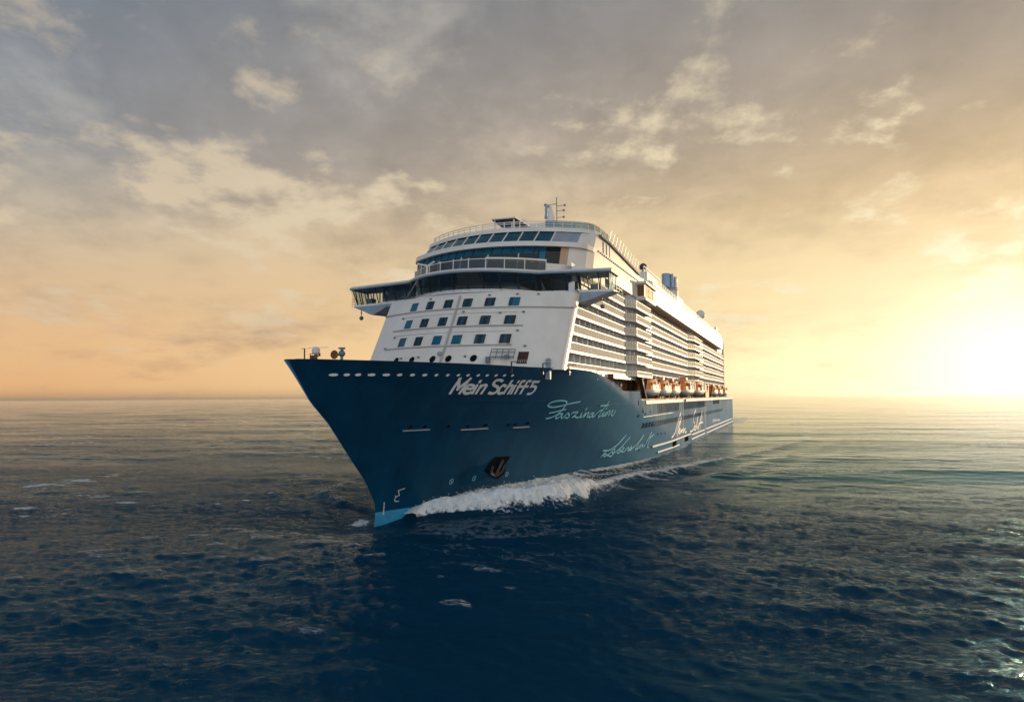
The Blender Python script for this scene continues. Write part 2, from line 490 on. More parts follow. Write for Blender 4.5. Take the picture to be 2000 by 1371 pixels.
LEB = [[(-20.4,2.65),(-20.7,3.05),(-21.16,3.65),(-19.87,3.74)],[(-21.16,3.65),(-22.81,3.75),(-24.91,4.57),(-26.89,5.59),(-27.66,6.04),(-26.96,5.54),(-25.06,4.46),(-23.74,3.36),(-22.54,2.81),(-21.69,2.68),(-20.73,3.03),(-21.09,3.18),(-22.54,2.81),(-24.1,2.5),(-24.91,2.74),(-24.89,3.5),(-24.38,3.73),(-23.95,3.46),(-24.53,2.99),(-25.56,3.13),(-28.59,4.57),(-30.4,5.52),(-28.59,4.57),(-26.92,3.36),(-26.56,2.95),(-27.51,2.83),(-27.94,3.18),(-27.04,3.38)],[(-28.14,3.0),(-29.03,3.44),(-28.44,3.7),(-28.18,3.33),(-28.81,2.9),(-29.83,3.0),(-30.14,3.59),(-29.9,2.94),(-30.91,3.48),(-31.67,3.49),(-31.4,2.94),(-32.04,3.03),(-33.14,3.73),(-32.9,3.4),(-33.62,3.19),(-33.11,2.94),(-32.31,3.05)],[(-33.95,3.22),(-35.6,3.8),(-38.61,5.49),(-37.06,4.18),(-35.9,3.09),(-36.49,2.84),(-37.19,3.7),(-36.78,3.03),(-37.62,2.94),(-38.49,3.62),(-38.5,2.94),(-39.46,3.8),(-39.38,3.51),(-40.42,3.26),(-39.83,2.98)],[(-41.01,2.99),(-42.2,3.87),(-44.45,5.69),(-44.15,4.48),(-43.5,2.94),(-44.6,2.69)],[(-43.9,4.5),(-46.76,5.14)]]
MEIN = [[(-66.8,3.36),(-71.21,4.07),(-76.04,6.08),(-81.95,8.8),(-79.54,6.75),(-75.87,4.91),(-73.37,3.96),(-77.99,5.61),(-83.18,7.55),(-79.33,5.36),(-74.98,3.3)],[(-77.09,4.07),(-80.59,4.5),(-79.67,4.85),(-77.79,4.24),(-79.08,3.68),(-83.45,4.58),(-81.88,3.74),(-86.41,4.76),(-84.75,3.6),(-89.39,4.53),(-88.47,3.52),(-91.57,3.58)],[(-111.44,8.73),(-107.48,7.43),(-106.28,5.86),(-108.84,4.85),(-104.94,3.4),(-98.83,3.24)],[(-112.12,4.25),(-108.72,4.16),(-107.1,3.35),(-111.99,3.55),(-116.93,6.94),(-110.05,3.29),(-114.44,4.28),(-113.85,3.24),(-118.06,4.5),(-116.61,3.24),(-121.61,4.85),(-127.6,8.17),(-121.7,5.34),(-116.05,2.42)],[(-121.27,3.15),(-124.84,5.24),(-129.75,7.87),(-123.64,4.54),(-120.15,2.72)],[(-118.5,4.72),(-129.09,4.71)]]
WORD = [[(-158.27,3.69),(-161.92,4.72),(-160.54,3.76),(-164.79,4.54),(-163.99,3.69),(-168.28,4.23),(-167.51,3.57),(-171.43,4.63),(-170.54,3.56),(-175.06,4.16),(-174.26,3.52),(-178.92,4.19),(-178.07,3.46),(-182.82,3.98),(-181.99,3.39),(-186.88,3.95)]]
NAME = [[(26.08,13.3),(26.29,14.81),(26.29,14.81),(25.45,13.88),(25.45,13.88),(24.92,14.83),(24.92,14.83),(24.73,13.3)],[(24.38,13.86),(23.41,13.86),(23.41,14.11),(23.85,14.26),(24.33,14.24),(24.45,13.89),(24.28,13.54),(23.84,13.33),(23.3,13.35),(23.19,13.49)],[(23.07,14.28),(22.79,13.3)],[(23.2,14.79),(23.1,14.57)],[(22.48,14.29),(22.21,13.3)],[(22.33,13.9),(22.15,14.27),(21.7,14.25),(21.52,14.04),(21.37,13.3)],[(19.7,14.75),(20.25,14.89),(20.83,14.84),(20.83,14.53),(20.46,14.29),(19.66,14.08),(19.23,13.8),(19.22,13.42),(19.76,13.32),(20.27,13.42)],[(18.36,14.17),(18.91,14.31),(19.07,14.14),(18.99,13.72),(18.64,13.4),(18.22,13.31),(18.0,13.43)],[(18.21,14.86),(17.64,13.3)],[(17.83,13.93),(17.74,14.28),(17.33,14.25),(17.13,14.03),(16.85,13.3)],[(16.85,14.34),(16.34,13.3)],[(17.0,14.83),(16.91,14.64)],[(15.89,14.81),(16.35,14.81),(16.28,14.55),(15.61,13.3)],[(16.24,14.17),(15.42,14.18)],[(14.76,14.83),(15.24,14.84),(15.23,14.56),(14.63,13.3)],[(15.22,14.18),(14.42,14.19)],[(13.12,14.8),(14.16,14.78),(14.16,14.78),(13.76,14.21),(13.76,14.21),(13.21,14.23),(12.7,14.06),(12.44,13.67),(12.63,13.33),(13.25,13.3)]]



def ribbon(b, pts, w, off=0.05, taper=False):
    """a painted stroke: a strip that follows the hull"""
    # smooth the polyline (Catmull-Rom)
    P = [pts[0]] + pts + [pts[-1]]
    S = []
    for i in range(1, len(P) - 2):
        for tt in (0, .25, .5, .75):
            p0, p1, p2, p3 = (np.array(P[i + k]) for k in (-1, 0, 1, 2))
            S.append(0.5 * ((2 * p1) + (-p0 + p2) * tt + (2 * p0 - 5 * p1 + 4 * p2 - p3) * tt ** 2 + (-p0 + 3 * p1 - 3 * p2 + p3) * tt ** 3))
    S.append(np.array(pts[-1]))
    for a, c in zip(S[:-1], S[1:]):
        A, C_ = Vector(hp(a[0], a[1], off)), Vector(hp(c[0], c[1], off))
        d = C_ - A
        if d.length < 1e-4: continue
        d.normalize()
        n = (Vector(hp(a[0], a[1], off + 1.0)) - A).normalized()
        s_ = d.cross(n).normalized() * (w / 2)
        e = d * (w * 0.25)
        b.quad(tuple(A - s_ - e), tuple(A + s_ - e), tuple(C_ + s_ + e), tuple(C_ - s_ + e))


for nm, data, w, m in (('script_lettering', FASZ, 0.27, 'lettb'), ('script_lettering', LEB, 0.28, 'lettb'), ('script_lettering', MEIN, 0.42, 'lettw'), ('script_lettering', WORD, 0.22, 'lettw')):
    b = MB()
    for k, st in enumerate(data): ribbon(b, st, w, 0.05 + 0.004 * k)
    b.build(nm, M[m], ship)

b = MB()
for k, st in enumerate(NAME): ribbon(b, st, 0.41, 0.045 + 0.003 * k)
b.build('hull_name', M['lettw'], ship)

# bow marks: bulb symbol, thruster circles, draught scale
b = MB()
ribbon(b, [(25.72, 2.5), (26.55, 2.32)], 0.07); ribbon(b, [(26.5, 2.32), (26.15, 1.72)], 0.07)
ribbon(b, [(26.15, 1.75), (26.5, 1.62), (26.62, 1.3), (26.4, 1.06), (26.0, 1.08)], 0.07)
ribbon(b, [(26.72, 1.78), (26.55, 1.62)], 0.06)
b.build('bulb_mark', M['lettw'], ship)
for cx, cz in ((18.26, 2.52), (13.97, 2.47), (6.77, 2.34)):
    b = MB()
    ribbon(b, [(cx + 0.3 * math.cos(a), cz + 0.3 * math.sin(a)) for a in np.linspace(0, 2 * math.pi, 11)], 0.055)
    ribbon(b, [(cx + 0.2, cz + .2), (cx - 0.2, cz - .2)], 0.05, 0.054)
    b.build('thruster_mark', M['lettb'], ship)
for k in range(9):
    b = MB(); z = -0.2 + k * 0.16
    ribbon(b, [(27.95, z), (27.85, z)], 0.09); b.build('draught_mark', M['lettw'], ship)

# mooring openings with pale sills, forward
for xa, xb, z in ((29.4, 25.7, 9.25), (20.7, 15.8, 9.0), (10.7, 7.2, 8.87)):
    b = MB(); n = 8
    for i in range(n):
        p, q = xa + (xb - xa) * i / n, xa + (xb - xa) * (i + 1) / n
        A, C_ = hp(p, z, 0.22), hp(q, z, 0.22); A0, C0 = hp(p, z, -.05), hp(q, z, -.05)
        up = lambda P, d: (P[0], P[1], P[2] + d)
        b.quad(A, C_, up(C_, .06), up(A, .06)); b.quad(up(A, .06), up(C_, .06), up(C0, .06), up(A0, .06)); b.quad(A0, C0, C_, A)
    b.build('mooring_sill', M['lgrey'], ship)
for x, z, w in ((28.6, 9.62, .3), (26.6, 9.62, .3), (23.0, 9.5, .34), (19.7, 9.4, .3), (16.6, 9.42, .5), (12.0, 9.28, .3), (10.6, 9.3, .28), (8.0, 9.35, .4)):
    b = MB()
    P = [hp(x + w * math.cos(a), z + 0.24 * math.sin(a), 0.04) for a in np.linspace(0, 2 * math.pi, 12, endpoint=False)]
    b.poly(P, 0); b.path(P + P[:1], 0.05, k=1)
    b.build('mooring_opening', [M['dark'], M['hull']], ship)
# anchor in its pocket
b = MB()
pk = [(12.5, 3.3), (12.0, 4.2), (11.2, 5.05), (9.5, 4.95), (7.5, 4.85), (7.9, 3.9), (7.4, 2.5), (8.7, 1.85), (10.2, 2.3), (11.4, 2.8)]
b.poly([hp(x, z, 0.05) for x, z in pk])
b.build('anchor_pocket', M['dark'], ship)
b = MB()
P = lambda x, z, o_=0.3: hp(x, z, o_)
b.bar(P(9.4, 4.6), P(9.9, 2.5), 0.34); b.bar(P(9.9, 2.5), P(8.6, 3.0), 0.3); b.bar(P(9.9, 2.5), P(11.2, 3.0), 0.3)
b.bar(P(8.6, 3.0), P(8.4, 3.9), 0.26); b.bar(P(11.2, 3.0), P(11.2, 3.9), 0.26)
b.build('anchor', M['frame'], ship)

# hull plating seams and white rubbing strips
def hull_line(b, x0, x1, z, w, off, n=30):
    for i in range(n):
        p, q = x0 + (x1 - x0) * i / n, x0 + (x1 - x0) * (i + 1) / n
        A, C_ = hp(p, z, off), hp(q, z, off); A0, C0 = hp(p, z, 0), hp(q, z, 0)
        lo_, hi_ = -w / 2, w / 2
        u = lambda P_, d: (P_[0], P_[1], P_[2] + d)
        b.quad(u(A, lo_), u(C_, lo_), u(C_, hi_), u(A, hi_)); b.quad(u(A0, hi_), u(C0, hi_), u(C_, hi_), u(A, hi_)); b.quad(u(A0, lo_), u(C0, lo_), u(C_, lo_), u(A, lo_))


for x0, x1, z, w in ((-47.5, -100, 2.62, .34), (-102, -133, 2.25, .34), (-137, -245, 2.3, .34), (-53, -78, 1.1, .32), (-101, -134, 1.1, .34), (-138, -251, 1.0, .34)):
    b = MB(); hull_line(b, x0, x1, z, w, 0.16); b.build('rubbing_strip', M['lettw'], ship)
b = MB(); hull_line(b, -34.5, -70, 9.0, .12, 0.08); b.build('rubbing_strip', M['lettb'], ship)
b = MB(); hull_line(b, 24, 8, 12.25, .05, 0.03); b.build('plating_seam', M['hull'], ship)
b = MB(); hull_line(b, -8, -29, 11.6, .06, 0.03); b.build('plating_seam', M['hull'], ship)
for x0, x1 in ((-69, -74), (-88, -95)):
    b = MB()
    b.box(x0, x1, 17.75, 17.95, 1.15, 2.3); b.build('shell_door', M['dark'], ship)
for x in (-136.2, -86.3):
    b = MB(); b.box(x - .18, x + .18, 17.7, 17.94, 1.5, 11.4); b.build('expansion_seam', M['grey'], ship)
for x, z in ((-30.9, 9.3), (-36.3, 9.55), (-41.5, 9.8), (-30.6, 9.2), (-37, 4.5), (-38.5, 2.6), (-47.3, 2.55), (-52.6, 1.05), (-50.5, 5.0), (-54, 4.9), (-58, 4.85)):
    b = MB(); P_ = [hp(x + .28 * math.cos(a), z + .28 * math.sin(a), .03) for a in np.linspace(0, 6.283, 10, endpoint=False)]
    b.poly(P_); b.build('porthole', M['dark'], ship)

# rows of tall hull windows
for xa, xb, z0, z1, n in ((-50.2, -78.2, 9.42, 11.15, 13), (-86.2, -137.5, 9.45, 11.15, 22), (-162, -184, 9.95, 11.15, 9), (-36.6, -75.5, 6.85, 7.8, 18), (-79, -131, 6.85, 7.75, 22), (-137, -196, 6.85, 7.75, 16)):
    for i in range(n):
        x = xa + (xb - xa) * i / (n - 1)
        b = MB(); b.quad(hp(x - .46, z0, .03), hp(x + .46, z0, .03), hp(x + .46, z1, .03), hp(x - .46, z1, .03), 0)
        rim = [hp(x - .52, z0 - .05, .04), hp(x + .52, z0 - .05, .04), hp(x + .52, z1 + .05, .04), hp(x - .52, z1 + .05, .04)]
        b.path(rim + rim[:1], .09, .09, 1)
        b.build('hull_window', [M['darkgl'], M['hull']], ship)

# ledge along the boat deck, dark block ahead of it
b = MB()
b.box(-36, -86, 17.6, 18.12, 11.35, 12.0); b.box(-91, -250, 17.6, 18.12, 11.4, 12.0)
b.build('boat_deck_ledge', M['boot'], ship)
b = MB(); b.box(-29.6, -36, 17.5, 18.0, 11.25, 12.05); b.build('shell_block', M['hull'], ship)
b = MB()
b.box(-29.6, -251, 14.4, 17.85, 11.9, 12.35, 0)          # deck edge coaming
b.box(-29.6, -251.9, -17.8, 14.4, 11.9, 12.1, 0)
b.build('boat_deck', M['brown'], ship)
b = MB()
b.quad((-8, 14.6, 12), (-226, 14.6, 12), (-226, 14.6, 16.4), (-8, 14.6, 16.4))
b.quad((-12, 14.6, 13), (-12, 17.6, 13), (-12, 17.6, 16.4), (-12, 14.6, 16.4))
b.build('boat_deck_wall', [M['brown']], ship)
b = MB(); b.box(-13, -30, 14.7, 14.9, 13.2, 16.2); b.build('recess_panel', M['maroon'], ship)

# ================================================================== SUPERSTRUCTURE
XC, ZCC, RK, KK = 11.85, 24.7, 0.65, 0.0235


def fwall(y, z): return XC + RK * (ZCC - z) - KK * (y - 2.0) ** 2


def fpt(y, z, off=0.0):
    """point on the raked white front wall, off metres proud of it"""
    n = Vector((1, 2 * KK * (y - 2.0), RK)).normalized()
    return (fwall(y, z) + n.x * off, y + n.y * off, z + n.z * off)


YS = list(np.linspace(-11.6, 16.4, 53))
b = MB()
for z0, z1 in zip(np.linspace(16.25, 27.0, 9)[:-1], np.linspace(16.25, 27.0, 9)[1:]):
    A, B = [], []
    for P_, z in ((A, z0), (B, z1)):
        for y in YS: P_.append((fwall(y, z), y, z))
        for sg in (1,):
            xe = fwall(16.4, z)
            P_ += [(xe - 0.35, 16.62, z), (xe - 0.9, 16.74, z), (xe - 1.7, 16.76, z), (xe - 1.7, 14.9, z)]
        xl = fwall(-11.6, z)
        for dx_, yy_ in ((.45, -12.1), (1.2, -12.55), (2.4, -12.85), (14, -13.0)): P_.insert(0, (xl - dx_, yy_, z))
    b.strip(A, B)
front = b.build('front_wall', M['white'], ship, smooth=True)

# front windows with rounded frames and three panes each
WY = [-5.7, -2.75, 0.26, 3.16, 6.28, 9.45]
for z in (25.53, 22.93, 20.31):
    for k, y in enumerate(WY):
        hw, hh, r = 0.74, 0.68, 0.17
        rim = []
        for cx, cz, a0 in ((hw - r, hh - r, 0), (-hw + r, hh - r, 90), (-hw + r, -hh + r, 180), (hw - r, -hh + r, 270)):
            for a in (0, 30, 60, 90):
                rim.append((cx + r * math.cos(R(a0 + a)), cz + r * math.sin(R(a0 + a))))
        b = MB(); P_ = [fpt(y + p, z + q, 0.05) for p, q in rim]
        b.poly([fpt(y + p, z + q, 0.012) for p, q in rim], 0); b.path(P_ + P_[:1], 0.09, 0.09, 1)
        f = b.build('window', [M['frame'], M['white']], ship)
        for j in (-1, 0, 1):
            b = MB(); c = j * 0.46; e = 0.205
            b.quad(fpt(y + c - e, z - .6, .03), fpt(y + c + e, z - .6, .03), fpt(y + c + e, z + .6, .03), fpt(y + c - e, z + .6, .03))
            gm = 'bluegl' if (k == 0 or (z < 21 and k in (2, 3)) or (z > 25 and k == 5 and j > -1)) else ('tealgl' if (k + j + int(z)) % 2 else 'darkgl')
            b.build('pane', M[gm], f)
# ledges below the windows
for z, ya, yb in ((24.7, -11.9, 16.7), (22.1, -8.4, 11.2), (19.45, -8.9, 10.4)):
    b = MB(); n = 30
    L = [fpt(ya + (yb - ya) * i / n, z, 0.0) for i in range(n + 1)]; U = [fpt(ya + (yb - ya) * i / n, z, 0.26) for i in range(n + 1)]
    dn = lambda P_, d: [(p[0], p[1], p[2] - d) for p in P_]
    b.strip(L, U); b.strip(U, dn(U, .1)); b.strip(dn(U, .1), dn(L, .1))
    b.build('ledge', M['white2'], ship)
    b = MB()
    L = [fpt(ya + 1 + (yb - ya - 2) * i / n, z + 1.9, 0.05) for i in range(n + 1)]
    if z < 24: b.path(L, 0.05); b.build('cable_tray', M['white2'], ship)
b = MB(); b.path([fpt(1.76, z, .08) for z in np.linspace(17.4, 26.6, 6)], 0.2); b.path([fpt(1.95, z, .1) for z in np.linspace(17.0, 26.6, 6)], 0.07)
b.build('cable_trunk', M['white2'], ship)
for y in (-5.63, -2.8, 0.5, 2.8, 6.14):
    b = MB(); P_ = [fpt(y + .5 * math.cos(a), 17.75 + .5 * math.sin(a), .03) for a in np.linspace(0, 6.283, 18, endpoint=False)]
    b.poly(P_, 0); b.path(P_ + P_[:1], .09, k=1)
    b.build('mooring_porthole', [M['dark'], M['white']], ship)
b = MB(); b.poly([fpt(y, z, .04) for y, z in ((11.45, 17.0), (12.65, 17.0), (12.65, 18.55), (11.45, 18.55))], 0)
for y in np.linspace(11.5, 12.6, 6): b.bar(fpt(y, 16.9, .5), fpt(y, 17.25, .5), .04, k=1)
b.build('front_door', [M['maroon'], M['rail']], ship)
# folded gangway frame on the wall and small fittings
b = MB()
for z in (18.75, 18.35, 17.75): b.bar(fpt(8.2, z, .35), fpt(11.0, z - .03, .35), .09 if z > 18 else .14)
for y in (8.2, 8.9, 9.6, 10.3, 11.0): b.bar(fpt(y, 17.5, .3), fpt(y, 18.75, .3), .07)
b.box(fwall(8, 17) + .0, fwall(8, 17) + .5, 8.0, 8.5, 17.1, 17.9); b.box(fwall(10, 17), fwall(10, 17) + .4, 10.2, 10.8, 17.6, 18.1)
b.build('folded_gangway', M['grey'], ship)
b = MB()
for y, z in ((-4.8, 18.0), (-1.8, 18.05), (5.0, 18.0), (-7.2, 23.9), (-7.6, 21.1), (-3, 26.5), (3, 24.2), (8, 23.9), (10.9, 24.0), (10.7, 21.4), (10.0, 19.6), (12, 19.3), (6, 26.5), (9.6, 26.6), (12.2, 26.6), (-8.9, 19.6)):
    q = fpt(y, z, .12); b.box(q[0] - .12, q[0] + .12, q[1] - .14, q[1] + .14, q[2] - .1, q[2] + .1)
b.build('wall_lamps', M['grey'], ship)
b = MB(); q = fpt(1.5, 18.35, .3); b.lathe(q, [(.05, -.3), (.3, -.25), (.34, 0), (.2, .25)], 12); b.build('floodlight', M['lgrey'], ship)
b = MB(); b.lathe((15.5, -8.2, 16.0), [(1.1, 0), (1.1, .7), (.9, 1.15), (.4, 1.35)], 16); b.build('deck_locker', M['white'], ship)
b = MB(); b.box(fwall(14.9, 17) - .2, fwall(14.9, 17) + .3, 14.8, 15.4, 15, 17.3); b.lathe((fwall(15, 17), 15.1, 17.3), [(.3, 0), (.34, .2), (.2, .4)], 10); b.build('deck_post', M['lgrey'], ship)

# ---- balcony decks on the port side
SLAB = [28.7, 26.2, 23.68, 21.15, 18.65, 16.37]
PATH = [(-26.5, 16.5), (-29.5, 17.9), (-44.2, 17.9), (-44.25, 16.5), (-108, 16.5), (-113.5, 17.9), (-134, 17.9), (-134.05, 16.5), (-225, 16.5)]


def seg_pts(zf):
    return [(fwall(16.4, zf) - 1.7, 16.5)] + PATH


for z in SLAB:
    top = 1.42 if z > 17 else 0.95
    pts = seg_pts(z + .7)
    b = MB()
    for i, ((x0, y0), (x1, y1)) in enumerate(zip(pts[:-1], pts[1:])):
        gl = i in (1, 5)                                   # glazed knuckles
        # slab edge, lip and underside
        b.quad((x0, y0, z), (x1, y1, z), (x1, y1, z + .34), (x0, y0, z + .34), 0)
        b.quad((x0, 14.8, z), (x1, 14.8, z), (x1, y1, z), (x0, y0, z), 0)
        b.quad((x0, y0, z + .34), (x1, y1, z + .34), (x1, 14.8, z + .28), (x0, 14.8, z + .28), 0)
        yo = -0.07
        k = 1 if gl else 2
        b.quad((x0, y0 + yo, z + .3), (x1, y1 + yo, z + .3), (x1, y1 + yo, z + top), (x0, y0 + yo, z + top), k)
        if not gl:
            b.quad((x0, y0 + yo - .1, z + .3), (x1, y1 + yo - .1, z + .3), (x1, y1 + yo - .1, z + top), (x0, y0 + yo - .1, z + top), 0)
            b.quad((x0, y0 + yo, z + top), (x1, y1 + yo, z + top), (x1, y1 + yo - .1, z + top), (x0, y0 + yo - .1, z + top), 0)
    for i, ((x0, y0), (x1, y1)) in enumerate(zip(pts[:-1], pts[1:])):
        if i in (1, 3, 5, 7): continue
        for xx in np.arange(x0 - 1.45, x1, -1.45): b.quad((xx, y0 - .062, z + .36), (xx - .07, y0 - .062, z + .36), (xx - .07, y0 - .062, z + top), (xx, y0 - .062, z + top), 3)
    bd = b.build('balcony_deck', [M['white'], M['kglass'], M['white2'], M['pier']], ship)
    b = MB()
    for (x0, y0), (x1, y1) in zip(pts[:-1], pts[1:]): b.bar((x0, y0 - .1, z + top + .03), (x1, y1 - .1, z + top + .03), .1, .07)
    b.build('handrail', M['rail'], bd)
    # posts of the glazed knuckles
    for (xa, ya), (xb, yb) in ((PATH[0], PATH[1]), (PATH[4], PATH[5])):
        for s in np.linspace(0, 1, 5):
            b = MB(); b.box(xa + (xb - xa) * s - .08, xa + (xb - xa) * s + .08, ya + (yb - ya) * s - .16, ya + (yb - ya) * s - .0, z + .3, z + top)
            b.build('knuckle_post', M['rail'], bd)
    # cabin wall with the dividers between balconies, folded as one sheet; glass doors set into it
    zt = z + 2.52; x = pts[0][0]; YW = 15.15
    ylim = lambda xx: float(np.interp(-xx, [-p[0] for p in pts], [p[1] for p in pts]))
    comb, dr = [], MB()
    while x > -223:
        e = YW + (ylim(x) - YW) * .62
        comb += [(x, YW), (x, e), (x - .07, e), (x - .07, YW)]
        dr.quad((x - .5, YW + .03, z + .29), (x - 2.3, YW + .03, z + .29), (x - 2.3, YW + .03, zt - .3), (x - .5, YW + .03, zt - .3))
        x -= 2.9
    cw = MB(); n_ = len(comb)
    cw.v = [(a_, c_, z + .28) for a_, c_ in comb] + [(a_, c_, zt) for a_, c_ in comb]
    for i in range(n_ - 1): cw.f.append((i, i + 1, n_ + i + 1, n_ + i)); cw.k.append(0)
    cw.build('cabin_wall', M['pier'], bd)
    dr.build('balcony_door', M['doorgl'], bd)
# forward end of the lowest level and plinth below it
b = MB(); b.quad((9, 16.6, 16.0), (-8, 16.6, 16.0), (-8, 16.6, 16.4), (9, 16.6, 16.4)); b.quad((-8, 16.7, 15.75), (-226, 16.7, 15.95), (-226, 16.7, 16.36), (-8, 16.7, 16.36))
b.build('plinth_band', M['white'], ship)
# core block behind it all
b = MB()
b.quad((-226, 16.6, 12), (-226, -16.6, 12), (-226, -16.6, 36), (-226, 16.6, 36))
b.quad((-8, -13.05, 12), (-226, -13.05, 12), (-226, -13.05, 29.8), (-8, -13.05, 29.8)); b.quad((-22, -13.15, 29.8), (-226, -13.15, 29.8), (-226, -13.15, 36), (-22, -13.15, 36))
b.build('hidden_side_wall', M['white'], ship)
b = MB(); b.quad((-44, 15.4, 29.2), (-224, 15.4, 29.2), (-224, 15.4, 31.8), (-44, 15.4, 31.8)); b.build('upper_promenade_wall', M['teak'], ship)
b = MB(); b.quad((2, 15.05, 29.2), (-44, 15.05, 29.2), (-44, 15.05, 31.8), (2, 15.05, 31.8)); b.build('upper_recess_wall', M['grey'], ship)
b = MB(); b.quad((-9, 14.5, 31.3), (-226, 14.5, 31.3), (-226, -13, 31.3), (-9, -13, 31.3)); 
b.build('inner_deck', M['white'], ship)

# ---- the high white side walls under the sun deck
b = MB()
xa, xb = -8.5, -39.5
b.box(xa, xb, 14.8, 16.4, 31.75, 35.1); 
for k in range(9): pass
b.build('upper_side_wall', M['white'], ship)
b = MB()
P0 = [(-39.5, 16.4), (-43, 16.75), (-46.5, 17.9), (-205, 17.9)]
lo_ = [(x, y, 31.75) for x, y in P0]; hi_ = [(x, y, 36.2) for x, y in P0]; inn = [(x, 14.8, 31.75) for x, y in P0]; tin = [(x, 16.0, 36.2) for x, y in P0]
b.strip(lo_, hi_); b.strip(inn, lo_); b.strip(hi_, tin)
b.quad((-205, 17.9, 31.75), (-205, -13.1, 31.75), (-205, -13.1, 36.2), (-205, 17.9, 36.2))
b.quad((-39.5, 16.0, 36.2), (-205, 16.0, 36.2), (-205, -13.1, 36.2), (-39.5, -13.1, 36.2))
b.build('sun_deck_wall', M['white'], ship)
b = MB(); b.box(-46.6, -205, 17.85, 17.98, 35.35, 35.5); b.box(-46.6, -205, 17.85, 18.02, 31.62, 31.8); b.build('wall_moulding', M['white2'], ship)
b = MB()                                                   # railing along the sun deck
for x in np.arange(-48, -204, -2.6): b.bar((x, 17.7, 36.2), (x, 17.7, 37.4), .07)
for z in (36.6, 37.0, 37.4): b.bar((-48, 17.7, z), (-204, 17.7, z), .06)
b.build('sun_deck_railing', M['rail'], ship)
b = MB(); b.box(-48, -60, 13, 16.5, 36.2, 38.6); b.box(-70, -112, 12.4, 16.2, 36.2, 37.6); b.box(-150, -200, 10, 16.0, 36.2, 38.0); b.build('sun_deck_house', M['white'], ship)
b = MB()                                                   # lookout bay with brown window
b.box(-36.8, -47.6, 16.3, 18.25, 31.2, 31.75, 0); b.box(-36.5, -48, 16.2, 18.45, 34.3, 34.75, 0); b.box(-37.2, -47.3, 16.2, 17.95, 31.75, 34.3, 0)
f = b.build('lookout_bay', M['white'], ship)
b = MB()
for x0, x1 in ((-38.2, -41), (-41.4, -45.2), (-45.6, -46.9)): b.quad((x0, 18.0, 32.0), (x1, 18.0, 32.0), (x1, 18.0, 34.1), (x0, 18.0, 34.1))
b.quad((-37.16, 16.6, 32), (-37.16, 17.8, 32), (-37.16, 17.8, 34.1), (-37.16, 16.6, 34.1))
b.build('bay_window', M['rust'], f)

# ---- curved fronts of the upper decks
UU = lambda y: 0.03 * (y - 2.0) ** 2


def ucurve(xc, y0=-11.4, y1=14.6, n=40, side=True):
    P_ = [(xc - UU(y), y) for y in np.linspace(y0, y1, n)]
    if side:
        xe, xl = xc - UU(14.6), xc - UU(y0)
        P_ = [(-40, y0 - 1.8), (xl - 4.5, y0 - 1.8), (xl - 2.2, y0 - 1.5), (xl - .9, y0 - .8)] + P_ + [(xe - 1.0, 15.5), (xe - 2.4, 16.1), (xe - 4.5, 16.42), (-40, 16.42)]
    return P_


def band(name, xc0, z0, xc1, z1, m, y0=-11.4, y1=14.6, side=True, n=40, parent=None):
    b = MB()
    b.strip([(x, y, z0) for x, y in ucurve(xc0, y0, y1, n, side)], [(x, y, z1) for x, y in ucurve(xc1, y0, y1, n, side)])
    return b.build(name, m, parent or ship, smooth=False)


def cap(name, xc, z, m):
    b = MB(); P_ = ucurve(xc)
    L_ = len(P_)
    for i in range(L_ // 2):
        a, c, d, e = P_[i], P_[i + 1], P_[L_ - 2 - i], P_[L_ - 1 - i]
        b.quad((*a, z), (*c, z), (*d, z), (*e, z))
    return b.build(name, m, ship)


# terrace level: glass wall with a pale blue upper strip
gw = band('terrace_glass_wall', 5.3, 30.3, 4.2, 33.5, M['darkgl'], -11.4, 10.2, False)
band('upper_strip', 4.2, 33.5, 3.4, 34.6, M['bluegl'], -11.4, 10.2, False, parent=gw)
for y in np.arange(-11.4, 10.3, 1.5):
    b = MB(); b.bar((4.27 - UU(y), y, 33.45), (3.5 - UU(y), y, 34.6), .08); b.build('mullion', M['frame'], gw)
for y in np.arange(-10, 10, 4.4):
    b = MB(); b.bar((5.4 - UU(y), y, 30.3), (4.3 - UU(y), y, 33.4), .14); b.build('terrace_pillar', M['rail'], gw)
b = MB()
C5 = lambda y, z: (5.3 - (z - 30.3) * .44 - UU(y), y, z)
for y0, y1, k in ((10.2, 11.0, 1), (11.0, 12.9, 2), (12.9, 13.9, 0), (13.9, 14.7, 3)):
    b.quad(C5(y0, 30.3), C5(y1, 30.3), C5(y1, 34.6), C5(y0, 34.6), k)
e0, e1 = C5(14.7, 30.3), C5(14.7, 34.6)
b.strip([e0, (e0[0] - 2, 15.9, 30.3), (e0[0] - 4.5, 16.4, 30.3), (-12, 16.42, 30.3)], [e1, (e1[0] - 2, 15.9, 34.6), (e1[0] - 4.5, 16.4, 34.6), (-12, 16.42, 34.6)], 3)
b.build('terrace_corner_wall', [M['peach'], M['bluegl'], M['darkgl'], M['white']], ship)
b = MB(); e2, e3 = C5(-11.4, 30.3), C5(-11.4, 34.6)
b.strip([e2, (e2[0] - 1.2, -12.3, 30.3), (e2[0] - 3, -13.1, 30.3), (-20, -13.2, 30.3)], [e3, (e3[0] - 1.2, -12.3, 34.6), (e3[0] - 3, -13.1, 34.6), (-20, -13.2, 34.6)], 0)
b.build('terrace_corner_wall', M['bluegl'], ship)
b = MB(); y = 15.05; b.quad(*[(C5(15, z)[0] - .55, yy, z) for yy, z in ((15.0, 31.0), (15.0, 34.2))], *[(C5(15, z)[0] - 1.7, 15.72, z) for z in (34.2, 31.0)]); b.build('corner_window', M['lgrey'], ship)
